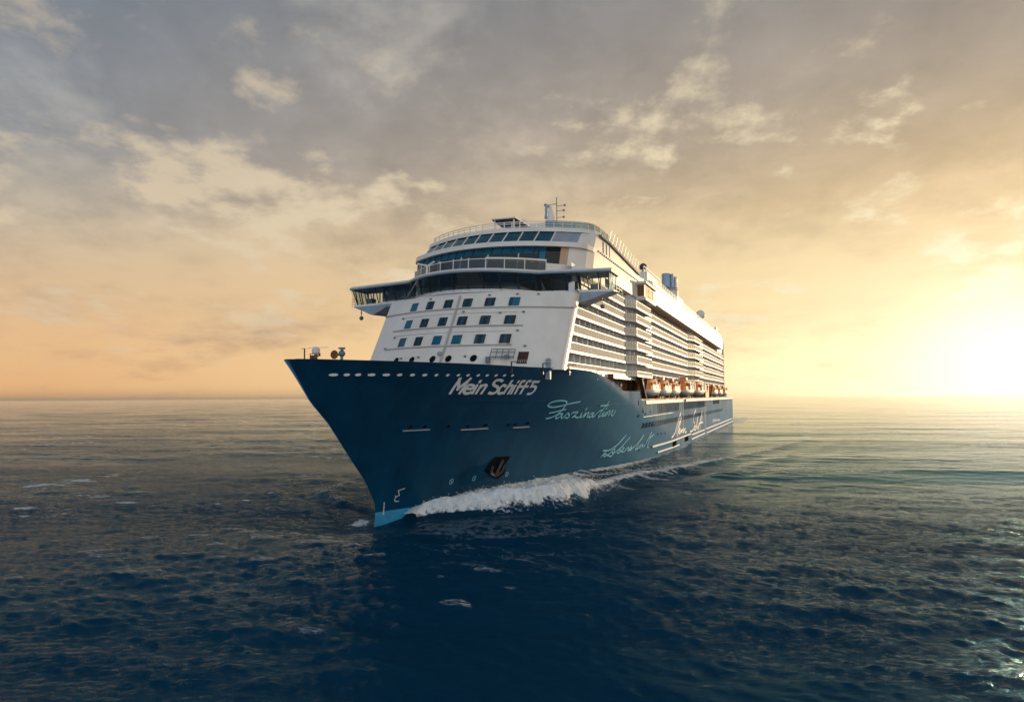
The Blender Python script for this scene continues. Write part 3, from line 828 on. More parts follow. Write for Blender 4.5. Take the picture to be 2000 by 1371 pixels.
# terrace railing with tinted panels
rf = lambda y, z: (9.0 - .05 * (y - 1.5) ** 2 - (z - 30.4) * .12, y, z)
b = MB(); yy = np.linspace(-9.8, 11.8, 24)
b.strip([rf(y, 30.55) for y in yy], [rf(y, 31.95) for y in yy], 0)
tr = b.build('terrace_windbreak', M['tintgl'], ship)
b = MB(); b.path([rf(y, 32.0) for y in yy], .11, .1)
for y in np.linspace(-9.8, 11.8, 10): b.bar(rf(y, 30.4), (rf(y, 32.4)[0] + .1, y, 32.2), .11)
b.build('windbreak_post', M['white'], tr)
b = MB(); b.strip([rf(y, 30.2) for y in np.linspace(11.8, 16.2, 8)], [rf(y, 31.7) for y in np.linspace(11.8, 16.2, 8)])
b.strip([rf(y, 31.7) for y in np.linspace(4.5, 11.8, 10)], [(rf(y, 32.2)[0] - .2, y, 32.25) for y in np.linspace(4.5, 11.8, 10)])
b.build('terrace_parapet', M['white'], ship)
b = MB()                                                   # deck crane on the terrace
q = rf(-5.6, 30.5); b.bar(q, (q[0] - .3, q[1], 32.1), .35); b.bar((q[0] - .3, q[1], 32.1), (q[0], q[1] - 1.6, 32.5), .2); b.bar((q[0] - .3, q[1], 32.1), (q[0], q[1] + 1.2, 32.6), .2)
b.build('terrace_crane', M['white'], ship)

band('deck_fascia', 4.3, 34.55, 4.1, 35.28, M['white'])
cap('fascia_soffit', 4.25, 34.55, M['white'])
cap('fascia_deck', 4.1, 35.27, M['white'])
# lounge windows
lw = band('lounge_window_band', 2.5, 35.28, -0.5, 37.66, M['tealgl'], -11.4, 11.2, False)
for y in np.linspace(-11.4, 11.2, 11):
    b = MB(); b.bar((2.56 - UU(y), y, 35.3), (-.44 - UU(y), y, 37.66), .17, .12); b.build('mullion', M['white'], lw)
b = MB()
LW = lambda y, z: (2.5 - (z - 35.28) * 1.26 - UU(y), y, z)
sp = [(11.2, 14.6)]
b.quad(LW(11.2, 35.28), LW(12.6, 35.28), LW(12.6, 37.66), LW(11.2, 37.66), 0)
b.quad(LW(12.6, 35.28), LW(14.6, 35.28), LW(14.6, 37.66), LW(12.6, 37.66), 1)
e0, e1 = LW(14.6, 35.28), LW(14.6, 37.66)
A = [e0, (e0[0] - 1.4, 15.6, 35.28), (e0[0] - 3.6, 16.3, 35.28), (-16, 16.42, 35.28), (-40, 16.42, 35.28)]
B = [e1, (e1[0] - 1.0, 15.6, 37.66), (e1[0] - 2.4, 16.3, 37.66), (-16.5, 16.42, 37.66), (-40, 16.42, 36.9)]
b.strip(A, B, 2); 
e0, e1 = LW(-11.4, 35.28), LW(-11.4, 37.66)
A2 = [e0, (e0[0] - 1.2, -12.3, 35.28), (e0[0] - 3, -13.1, 35.28), (-18, -13.2, 35.28)]; B2 = [e1, (e1[0] - 1, -12.3, 37.66), (e1[0] - 2.4, -13.1, 37.66), (-20, -13.2, 37.66)]
b.build('lounge_side_wall', [M['doorgl'], M['lgrey'], M['white']], ship)
b = MB(); b.strip(A2[:4], B2[:4]); b.build('lounge_side_wall', M['white'], ship)
b = MB()
for x in (-11.5, -13.6, -15.6): b.box(x - .25, x + .25, 16.3, 16.5, 35.6, 37.3)
b.build('lounge_side_pier', M['lgrey'], ship)
# top fascia sloping down aft
b = MB()
tp = lambda xc, z: [(x, y, z) if x > -38 else (x, y, z - 1.3) for x, y in ucurve(xc)]
b.strip(tp(-.2, 37.62), tp(-.5, 38.3)); b.build('roof_fascia', M['white'], ship)
P_ = tp(-.5, 38.28); L_ = len(P_); b = MB()
for i in range(L_ // 2): b.quad(P_[i], P_[i + 1], P_[L_ - 2 - i], P_[L_ - 1 - i])
b.build('roof_deck', M['white'], ship)
# roof railing, lean-out stanchions down the side
b = MB()
rp = [(x - 1.0, y * .975, 38.3) for x, y in ucurve(-.5, n=22)][3:]
rp = rp[:-1] + [(-16, 16.1, 38.25), (-22, 16.1, 38.0), (-28, 16.1, 37.6), (-34, 16.1, 37.3), (-39, 16.1, 37.0)]
for p in rp: b.bar(p, (p[0], p[1], p[2] + 1.15), .09)
for dz in (.4, .8, 1.15): b.path([(p[0], p[1], p[2] + dz) for p in rp], .06 if dz < 1 else .09)
b.build('roof_railing', M['rail'], ship)
b = MB()
for x in np.arange(-9, -39.5, -0.85):
    zt = 38.3 + min(0, (x + 14) * .05); b.box(x - .16, x + .16, 16.4, 16.85, zt - .75, zt - .3)
b.build('scupper_row', M['grey'], ship)
b = MB()
for x in np.arange(-8, -39.5, -1.25): b.box(x - .16, x + .16, 16.38, 16.62, 35.0, 35.25)
b.build('bracket_row', M['lgrey'], ship)
b = MB()
for x in np.arange(-15, -39, -2.2):
    zt = 38.3 + (x + 14) * .05; b.bar((x, 16.5, zt), (x - .2, 16.9, zt + 1.7), .08)
b.build('windscreen_stanchion', M['rail'], ship)

# glass windscreen of the roof deck near the corner
b = MB(); P_ = [p for p in rp if p[1] > 9 and p[0] > -17]
b.strip(P_, [(p[0], p[1], p[2] + 1.3) for p in P_]); b.build('roof_windscreen', M['tintgl'], ship)

# ---- the wheelhouse with its wings
def bx_(y):
    a = abs(y - 1.0)
    return 11.0 - .052 * a * a if a < 10.2 else 5.59 - (a - 10.2) * .2


def bl(y):
    a = abs(y)
    return bx_(y) - 1.35


BY = list(np.linspace(-21.15, 21.15, 71))
REAR = lambda y: -1.4 if abs(y) > 16.4 else -2.5
b = MB()
F0 = [(bx_(y), y, 29.86) for y in BY]; F1 = [(bx_(y) + .05, y, 30.02) for y in BY]; F2 = [(bx_(y) + .05, y, 30.12) for y in BY]; F3 = [(bx_(y) - .5, y, 30.45) for y in BY]
b.strip(F0, F1, 1); b.strip(F1, F2, 1); b.strip(F2, F3, 0)
b.strip([(REAR(y), y, 29.86) for y in BY], F0, 1); b.strip(F3, [(REAR(y), y, 30.45) for y in BY], 0)
b.strip([(REAR(y), y, 29.86) for y in BY], [(REAR(y), y, 30.45) for y in BY], 1)
for y in (-21.15, 21.15): b.poly([(bx_(y), y, 29.86), (bx_(y) + .05, y, 30.12), (bx_(y) - .5, y, 30.45), (-1.4, y, 30.45), (-1.4, y, 29.86)], 1)
br = b.build('bridge_roof', [M['white'], M['lgrey']], ship)
b = MB()                                                   # front glazing leaning outwards
for i in range(len(BY) - 1):
    y0, y1 = BY[i], BY[i + 1]
    b.quad((bl(y0), y0, 27.62), (bl(y1), y1, 27.62), (bx_(y1) - .35, y1, 29.86), (bx_(y0) - .35, y0, 29.86))
for sg in (1, -1):
    y = sg * 20.8
    b.quad((bl(y), y - sg * .35, 27.62), (-1.1, y - sg * .35, 27.62), (-1.1, y, 29.86), (bx_(y) - .4, y, 29.86))
bg = b.build('bridge_glazing', M['clear'], ship)
ML = [-20.75, -19.6, -18.4, -17.2, -16.0, -14.4, -12.4, -10.2, -8.1, -6, -3.9, -1.8, .35, 2.5, 4.6, 6.7, 8.8, 10.8, 12.8, 14.8, 16.4, 17.8, 19.3, 20.7]
for y in ML:
    b = MB(); b.bar((bl(y) + .04, y * (.985 if abs(y) > 20 else 1), 27.6), (bx_(y) - .3, y, 29.88), .15 if abs(y) < 15 else .11); b.build('mullion', M['frame'], bg)
for sg in (1, -1):
    for x in (2.2, .6, -1.2): b = MB(); b.bar((x - .2, sg * 20.4, 27.6), (x, sg * 20.78, 29.88), .13); b.build('mullion', M['frame'], bg)
    for y in (17.2, 18.4, 19.6, 20.6): b = MB(); b.bar((-1.3, sg * y, 27.6), (-1.3, sg * y, 29.88), .14); b.build('mullion', M['frame'], bg)
b = MB()                                                   # room behind: dark back wall and consoles
b.quad((1.5, -16.2, 27.4), (1.5, 16.2, 27.4), (1.5, 16.2, 29.9), (1.5, -16.2, 29.9), 0)
for sg in (1, -1): b.quad((1.5, sg * 16.2, 27.4), (-2.4, sg * 16.2, 27.4), (-2.4, sg * 16.2, 29.9), (1.5, sg * 16.2, 29.9), 0)
for y in np.arange(-8, 9, 2.6): b.box(6.2 - .05 * y * y, 7.2 - .05 * y * y, y - .9, y + .9, 27.4, 28.25, 1)
for y in (-18.6, 18.2): b.box(.4, 1.5, y - .55, y + .55, 27.5, 28.6, 2)
b.box(3, 3.2, -2.8, -.9, 28.0, 29.5, 3)
b.build('bridge_room', [M['grey'], M['grey'], M['white'], M['rust']], ship)
b = MB()                                                   # floor and skirt; wings taper underneath
SK = lambda y: 27.28
zb = lambda y: 26.75 if abs(y) < 14 else float(np.interp(abs(y), [14, 15.2, 16.4, 18.5, 20.7, 21.15], [26.6, 25.9, 25.55, 26.35, 27.15, 27.3]))
xb_ = lambda y: float(np.interp(abs(y), [0, 9, 13, 15, 16.4, 18.5, 21.15], [10.42 - .0, bl(9) + .2, bl(13) + .1, 4.6, 4.3, 3.2, 2.6])) if (y > 11.5 or y < -8.5) else fwall(y, 26.75) + .02
T0 = [(bl(y) + .02, y, 27.62) for y in BY]; T1 = [(bl(y) + .1, y, 27.3) for y in BY]; T2 = [(xb_(y), y, zb(y)) for y in BY]; T3 = [(-1.6, y, zb(y) + (.3 if abs(y) > 16 else 0)) for y in BY]
b.strip(T0, T1, 1); b.strip(T1, T2, 0); b.strip(T2, T3, 0); b.strip([(-1.6, y, 27.6) for y in BY], T3, 0); b.strip(T0, [(-1.6, y, 27.6) for y in BY], 0)
for sg in (-1, 1):
    i = 0 if sg < 0 else -1
    b.poly([T0[i], T1[i], T2[i], T3[i], (-1.6, sg * 21.15, 27.6)], 0)
b.build('bridge_floor', [M['lgrey'], M['white']], ship)
b = MB()                                                   # catwalk rail below the windows and wing tip rails
ry = np.linspace(-15, 9.5, 20)
b.path([(bl(y) + .75, y, 27.55) for y in ry], .06)
b.path([(bl(y) + .7, y, 27.2) for y in ry], .05)
for y in ry: b.bar((bl(y) + .4, y, 26.9), (bl(y) + .75, y, 27.55), .06)
for sg in (1, -1):
    for z in (27.8, 28.2, 28.6): b.path([(2.2, sg * 21.1, z), (2.0, sg * 21.5, z), (-1.4, sg * 21.5, z)], .05)
    for x in (2, .4, -1.2): b.bar((x, sg * 21.5, 27.3), (x, sg * 21.5, 28.6), .05)
b.build('bridge_catwalk_rail', M['rail'], ship)
for sg, y, x in ((-1, -20.0, 1.6), (1, 19.0, .2)):              # lamps under the wings
    b = MB(); b.bar((x, y, 27.0), (x, y, 25.9), .1); b.bar((x - .3, y - .3, 26.4), (x + .3, y + .3, 26.4), .12); b.lathe((x, y, 25.35), [(.1, .5), (.3, .38), (.34, .1), (.2, -.1), (.05, -.16)], 12)
    b.build('wing_lamp', M['grey'], ship)
b = MB(); b.bar((bl(-10.8) + .6, -10.8, 26.9), (bx_(-5.5) + .2, -5.5, 29.9), .1); b.build('awning_boom', M['lgrey'], ship)

# ---- roof gear
b = MB(); b.box(-20, -36, -1.5, 7.5, 38.2, 42.0); b.box(-19, -24, -.5, 6, 42, 43.4); b.box(-24, -32, 4.0, 8.2, 42.6, 43.7); b.build('mast_house', M['white'], ship)
b = MB(); mx, my = -21.0, 4.5
b.lathe((mx, my, 43.3), [(1.3, 0), (.95, .6), (.55, 1.8), (.36, 2.8), (.25, 3.3)], 14)
mast = b.build('radar_mast', M['white'], ship)
b = MB(); b.bar((mx - .8, my + .9, 43), (mx - .8, my + .9, 48.5), .14)
for z, l in ((46.9, 1.5), (46.0, 1.3), (44.8, 1.3)): b.bar((mx - .8, my + .9, z), (mx - .8, my + .9 + l, z), .07); b.box(mx - .95, mx - .65, my + .75 + l, my + 1.1 + l, z - .15, z + .15)
b.bar((mx - .8, my + .9, 47.3), (mx - .6, my - 1.0, 47.2), .09); b.box(mx - .9, mx - .3, my - 1.3, my - .9, 47.0, 47.4)
b.build('antenna_pole', M['grey'], mast)
b = MB()                                                   # swan-neck of the mast
b.path([(mx, my, 46.5), (mx - .1, my - .8, 47.0), (mx - .2, my - .8, 45.6), (mx, my - .9, 44.6)], .45); b.build('mast_arch', M['lgrey'], mast)
b = MB(); b.bar((-20.5, -.8, 43.4), (-20.5, -.8, 44.6), .2); b.bar((-20.5, -1.6, 44.6), (-20.5, 0, 44.6), .16); b.build('radar_scanner', M['white'], ship)
b = MB()                                                   # dark sun canopy on posts
cn = [(-5.0, -.2, 41.0), (-5.2, 3.8, 41.0), (-14, 4.3, 40.8), (-14, -.6, 40.8)]
up = [(p[0], p[1], p[2] + .22) for p in cn]
b.poly(cn[::-1], 0); b.poly(up, 1)
for i in range(4): b.quad(cn[i], cn[(i + 1) % 4], up[(i + 1) % 4], up[i], 1)
for x, y in ((-5.6, 3.4), (-5.5, .2), (-13.5, 3.9), (-13.5, -.2)): b.bar((x, y, 38.3), (x, y, 41), .16, k=1)
for x in (-7.5, -10, -12.3): b.bar((x, -.3, 40.85), (x, 4.0, 40.85), .14, k=1)
b.build('sun_canopy', [M['shade'], M['white']], ship)
b = MB()                                                   # small dome on the side mast
b.box(-56, -58.5, 13, 15, 38, 39.6, 0); b.bar((-57, 14, 39.5), (-57, 14, 40.7), .6, k=0); b.lathe((-57, 14, 40.7), [(.75, 0), (.85, .4), (.75, .95), (.3, 1.3)], 16, 1)
b.bar((-52, 15, 39.2), (-57, 14.2, 39.6), .6, .25, 0)
b.build('satellite_dome', [M['lgrey'], M['frame']], ship)
b = MB()
for x in np.arange(-46, -66, -2.4): b.bar((x, 16.2, 36.2), (x, 16.2, 39.4), .12)
b.bar((-46, 16.2, 39.4), (-66, 16.2, 39.4), .12); b.build('sports_fence', M['rail'], ship)
fx, fy = -135.0, 8.0
b = MB(); b.lathe((fx, fy, 36), [(2.6, 0), (2.4, 9), (2.3, 13.0), (2.35, 14.6), (2.1, 14.7)], 24, 0); b.box(fx - 7, fx + 6, fy - 4, fy + 3, 36, 44.5, 0)
fn = b.build('funnel', M['white'], ship)
b = MB(); b.lathe((fx + 5, fy - .6, 47.5), [(1.35, 0), (1.35, 4.3), (1.2, 4.4)], 20, 0); b.build('exhaust_pipe', M['funnel'], fn)
for a_, r_, h_ in ((0.5, .55, 4.2), (1.9, .5, 3.6), (3.6, .5, 4.3), (5.0, .45, 3.9)):
    b = MB(); b.lathe((fx + 3 + 1.7 * math.cos(a_), fy + .4 + 1.7 * math.sin(a_), 47.5), [(r_, 0), (r_, h_), (r_ * .8, h_ + .05)], 10, 0); b.build('exhaust_pipe', M['funnel'] if r_ > .5 else M['rail'], fn)
b = MB()
for z in (47.0, 47.8, 48.6, 49.4): b.lathe((fx, fy, z), [(2.5, 0), (2.5, .25), (2.4, .25)], 24)
b.build('funnel_louvre', M['lgrey'], fn)
b = MB(); b.lathe((-218, 8, 44.6), [(.8, -7), (.8, 1.2)], 12); 
for _ in (0,): b.lathe((-218, 8, 48.0), [(.4, -2.0), (1.3, -1.6), (1.85, -.8), (2.0, 0), (1.8, .85), (1.2, 1.55), (.4, 1.95)], 20)
b.build('radome', M['white'], ship)
b = MB(); b.box(-205, -226, -14, 15.8, 31, 36); b.box(-205, -216, 8, 15.6, 36, 38.5); b.path([(-207, 15, 36), (-208, 15, 40.5), (-211, 15, 41.3), (-214, 15, 40.5), (-215, 15, 36)], .8)
b.build('aft_house', M['white'], ship)
# bow gear
b = MB(); b.bar((38, -2.8, 15), (38, -2.8, 17.95), .1); b.bar((38, -2.75, 17.92), (38, -3.2, 17.92), .05); b.build('jackstaff', M['rust'], ship)
b = MB(); b.bar((38, -1.4, 15), (38, -1.4, 17.3), .36, k=1, n=8); b.lathe((38, -1.4, 17.3), [(.28, 0), (.4, .15), (.4, .5), (.24, .75)], 14, 0); b.bar((38, -2.4, 17.95), (38, .1, 17.95), .05, k=0)
b.bar((38, -1.4, 17.1), (38, -.95, 17.15), .12, k=1); b.bar((38, -.95, 17.1), (38, -.95, 17.4), .14, k=1)
b.bar((38, -2.1, 15), (38, -2.1, 17.4), .06, k=1); b.bar((38, -2.1, 17.35), (38, -1.4, 17.35), .06, k=1); b.box(37.8, 38.2, -2.0, -1.75, 16.6, 17.2, 1)
b.build('bow_lamp', [M['white'], M['rust']], ship)
b = MB(); b.lathe((38, .83, 17.2), [(.42, -.06), (.45, 0), (.42, .06)], 22, 0, 'x')
b.bar((38, 1.15, 17.15), (38, 1.7, 17.15), .16, k=1); b.bar((38, 1.72, 15), (38, 1.72, 17.2), .3, k=1, n=8); b.lathe((38, 1.72, 17.0), [(.2, 0), (.36, .2), (.3, .45), (.16, .6)], 12, 1); b.bar((38, 1.72, 17.5), (38, 1.8, 17.9), .2, k=1); b.box(37.8, 38.2, 1.45, 2.0, 17.72, 17.9, 1)
b.build('bow_searchlight', [M['rust'], M['grey']], ship)
for x, y in ((20.3, 10.9), (14.6, 13.3), (8.8, 14.8), (-1.5, 16.2)):        # roller posts on the rail
    z = float(sheer(x)); b = MB(); y = float(hull_y(x, z)) - .25
    b.bar((x, y, z - .8), (x, y, z + .55), .14); b.bar((x - .1, y - .1, z + .55), (x - .3, y + .9, z + .55), .1); b.build('rail_post', M['frame'], ship)

# ================================================================== LIFEBOATS
def loft(b, secs, k=0):
    i = len(b.v); n = len(secs[0])
    for s in secs: b.v += s
    for j in range(len(secs) - 1):
        for q in range(n - 1):
            b.f.append((i + j * n + q, i + j * n + q + 1, i + (j + 1) * n + q + 1, i + (j + 1) * n + q)); b.k.append(k)
    b.f.append(tuple(range(i, i + n))); b.f.append(tuple(range(i + (len(secs) - 1) * n, i + len(secs) * n))); b.k += [k, k]


def lifeboat(L_, B_, H1, H2, tender=False):
    root = empty('lifeboat', (0, 0, 0))
    xs = np.linspace(-L_ / 2, L_ / 2, 15); b = MB(); S1, S2 = [], []
    for x in xs:
        u = abs(x) / (L_ / 2); w = B_ / 2 * (1 - u ** 3.2 * (.72 if x > 0 else .45)); kz = H1 * (.72 * u ** 3)
        S1.append([(x, w * s, kz + (H1 - kz) * q) for s, q in ((-1, 1), (-.98, .6), (-.8, .25), (-.45, .05), (0, 0), (.45, .05), (.8, .25), (.98, .6), (1, 1))])
        t_ = H2 * (1 - u ** 4 * .55)
        S2.append([(x * .97, w * s, H1 + .04 + t_ * q) for s, q in ((-.98, 0), (-.95, .45), (-.75, .85), (-.3, 1), (.3, 1), (.75, .85), (.95, .45), (.98, 0))])
    loft(b, S1); b.build('boat_hull', M['boatwh'], root, smooth=False)
    b = MB(); loft(b, S2); cnp = b.build('canopy', M['orange'], root)
    b = MB()
    for p, q in zip(S1[:-1], S1[1:]): b.bar((p[-1][0], p[-1][1] + .06, p[-1][2]), (q[-1][0], q[-1][1] + .06, q[-1][2]), .16)
    b.build('fender_strip', M['boatwh'], root)
    for i in range(3, 12, 1 if tender else 2):
        x = xs[i]; w = S2[i][6][1]; z = S2[i][6][2]
        b = MB(); b.box(x - .32, x + .32, w - .25, w + .03, z - .18, z + .35); b.build('window', M['darkgl'], cnp)
    for s in (-.36, .36):
        b = MB(); b.bar((s * L_, 0, H1 + H2 * .8), (s * L_, 0, H1 + H2 + .8), .22); b.build('lifting_hook', M['grey'], root)
    b = MB(); b.box(-.12 * L_, .02 * L_, -B_ * .2, B_ * .2, H1 + H2, H1 + H2 + .5); b.build('helm_cupola', M['orange'], cnp)
    if tender:
        for s in (-.28, -.05, .18):
            b = MB(); b.box(s * L_ - .5, s * L_ + .5, B_ * .46, B_ * .52, H1 + .1, H1 + H2 * .75); b.build('door_panel', M['boatwh'], cnp)
    else:
        for s in (-.2, .08):
            b = MB(); b.bar((s * L_, B_ * .47, H1 + .1), (s * L_, B_ * .44, H1 + H2 * .7), .35, .2); b.build('boarding_door', M['orange'], cnp)
    return root


def copy_tree(o, parent=None):
    c = o.copy(); COL.objects.link(c)
    if parent: c.parent = parent
    for ch in list(o.children): copy_tree(ch, c)
    return c


BOATS = [(-43.5, 'L', 'lifeboat nearest the bow with orange canopy and white hull', 1),
         (-58.2, 'L', 'lifeboat second from the bow, orange over white, behind the foremost one', 1),
         (-71.8, 'L', 'third orange lifeboat from the bow, just ahead of the two bulky tenders', 1),
         (-94.0, 'T', 'large tender with orange cabin, directly behind the three forward lifeboats', 1),
         (-119.5, 'T', 'large orange-topped tender further aft, beside the midship davit frame', 1),
         (-166, 'L', 'small-looking lifeboat, first of the aft group behind the midship davit frame', 1),
         (-186, 'L', 'lifeboat in the middle of the aft group of three', 1),
         (-209, 'L', 'sternmost lifeboat, at the far end of the boat deck', 1)]
pl, pt = lifeboat(12.8, 4.4, 1.3, 2.3), lifeboat(19.0, 5.0, 1.4, 2.9, True)
pt.name = 'tender_boat'
used = set()
for x, kd, lab, _ in BOATS:
    src = pl if kd == 'L' else pt
    o = src if kd not in used else copy_tree(src)
    used.add(kd)
    wx, wy = to_world(x, 16.85)
    o.location = (wx, wy, 12.75 if kd == 'L' else 12.85); o.rotation_euler = (0, 0, R(-(90 + THETA)))
    tag(o, lab, 'lifeboat' if kd == 'L' else 'tender', 'lifeboats hanging along the boat deck' if kd == 'L' else 'tenders hanging along the boat deck')
for i, x in enumerate((-36.2, -50.8, -65, -79.5, -106.5, -133, -142, -157, -176, -198, -219)):
    b = MB(); w = 1.0 if x > -200 else 1.4
    b.bar((x, 15.0, 16.3), (x - .4, 18.3, 15.9), .45, .5); b.bar((x - .4, 18.2, 16.0), (x + .2, 17.6, 12.3), .4, .45); b.bar((x, 15.0, 12.3), (x, 15.0, 16.3), .5)
    b.bar((x - 2.2, 17.4, 16.25), (x + 2.2, 17.4, 16.25), .3, .35)
    if i == 0: b.bar((x + 3.5, 17.7, 16.2), (x + .5, 17.9, 12.5), .75, .5); b.bar((x + 3.3, 17.4, 16.2), (x - 2, 17.6, 16.1), .7, .6)
    b.build('davit', M['maroon'] if i < 1 else (M['brown'] if i % 3 else M['rust']), ship)
b = MB()
b.box(-138, -148, 15, 18, 12.3, 16.3); b.build('davit_housing', M['rust'], ship)
for x in np.arange(-30, -222, -3.4):
    b = MB(); b.box(x - .12, x + .12, 14.6, 14.75, 12.3, 16.2); b.build('boat_deck_frame', M['rust'], ship)
b = MB()
for x in list(np.arange(-39, -150, -5.5)): b.lathe((x, 17.0, 16.5), [(.5, -.1), (.62, .15), (.4, .5)], 10)
b.build('winch_drum', M['lgrey'], ship)

# ================================================================== SEA
HAZE = 0.00005
_wr = np.random.RandomState(5)
NW = 104
lam = np.exp(np.linspace(math.log(0.6), math.log(46), NW)) * (1 + .06 * _wr.randn(NW))
wdir = R(248) + _wr.randn(NW) * .55                    # the waves run towards the camera and a little left
kx, ky = np.cos(wdir) * 2 * np.pi / lam, np.sin(wdir) * 2 * np.pi / lam
amp = 0.0060 * lam ** 0.52 * np.exp(-(lam / 42) ** 2) * np.exp(.3 * _wr.randn(NW))
phs = _wr.rand(NW) * 2 * np.pi
# a longer swell under the wind sea
NS = 9
lam = np.concatenate([lam, np.linspace(26, 70, NS)]); sdir = R(262) + _wr.randn(NS) * .28
kx = np.concatenate([kx, np.cos(sdir) * 2 * np.pi / lam[-NS:]]); ky = np.concatenate([ky, np.sin(sdir) * 2 * np.pi / lam[-NS:]])
amp = np.concatenate([amp, .0026 * lam[-NS:]]); phs = np.concatenate([phs, _wr.rand(NS) * 2 * np.pi]); NW += NS


def chop(X, Y):
    """the wind sea is steepest round the ship and eases towards the offing and the sunny side"""
    d = np.hypot(X, Y - 40)
    c = 0.56 + 0.44 * np.clip(1 - (d - 50) / 230, 0, 1) ** 1.3
    return c * (1 - .60 * np.clip((X - 8) / 45, 0, 1) * np.clip((Y - 55) / 45, 0, 1))


def swell(X, Y, sp, want_j=True):
    """sum of trochoidal waves at world points; sp = local grid spacing"""
    dX = np.zeros_like(X); dY = np.zeros_like(X); dZ = np.zeros_like(X); J = np.zeros_like(X)
    gust = np.clip(0.35 + 1.35 * (fbm(X / 70 + 40, Y / 30 + 7, 4) - .12), .3, 1.7) * chop(X, Y)
    for i in range(NW):
        a = amp[i] * np.clip((lam[i] - 2.2 * sp) / (2.0 * sp), 0, 1)
        p = kx[i] * X + ky[i] * Y + phs[i]
        s, c = np.sin(p), np.cos(p); k = 2 * np.pi / lam[i]
        dZ += a * c
        dX -= 0.8 * a * kx[i] / k * s; dY -= 0.8 * a * ky[i] / k * s
        J += 0.8 * a * k * c * (lam[i] > 2.6)
    return dX * gust, dY * gust, dZ * gust, J * gust


SPINE = [(25.2, 1.6), (24.2, 3.0), (23.3, 5.6), (22.3, 8.8), (20.8, 11.6), (19.0, 13.7), (16.0, 15.7), (10, 16.9), (3, 17.6), (-4, 18.5), (-14, 20.6), (-26, 24), (-42, 28), (-70, 35), (-120, 47)]
_sx = np.array([p[0] for p in SPINE][::-1], float); _sy = np.array([p[1] for p in SPINE][::-1], float)


def ship_wave(x, y):
    """rise and fall of the water round the hull, in the ship's frame"""
    ay = np.abs(y)
    h = -1.25 * np.exp(-((x - 30) / 7) ** 2 - (ay / 6.5) ** 2)                      # trough at the stem
    cy = np.interp(x, _sx, _sy)
    d = ay - cy
    A = np.interp(x, [-120, -60, -26, -6, 6, 15, 20, 23.5, 25.5], [.1, .25, .5, .8, 1.1, 1.4, 1.4, .7, 0])
    ridge = A * np.where(d > 0, np.exp(-(d / 1.7) ** 2), np.exp(-(d / 3.0) ** 2))
    ridge = ridge + A * (-.35 * np.exp(-((d - 4.5) / 2.5) ** 2) + .28 * np.exp(-((d - 9) / 2.2) ** 2) - .2 * np.exp(-((d - 13) / 2.4) ** 2) + .16 * np.exp(-((d - 17.5) / 2.5) ** 2))
    side = np.interp(x, [-250, -60, 0, 14, 22, 26], [.15, .25, .55, .75, .3, 0]) * np.exp(-((ay - hull_y(x, 0.0)) / 1.6) ** 2)
    return h + (ridge + side) * np.where(y < 0, .35, 1)


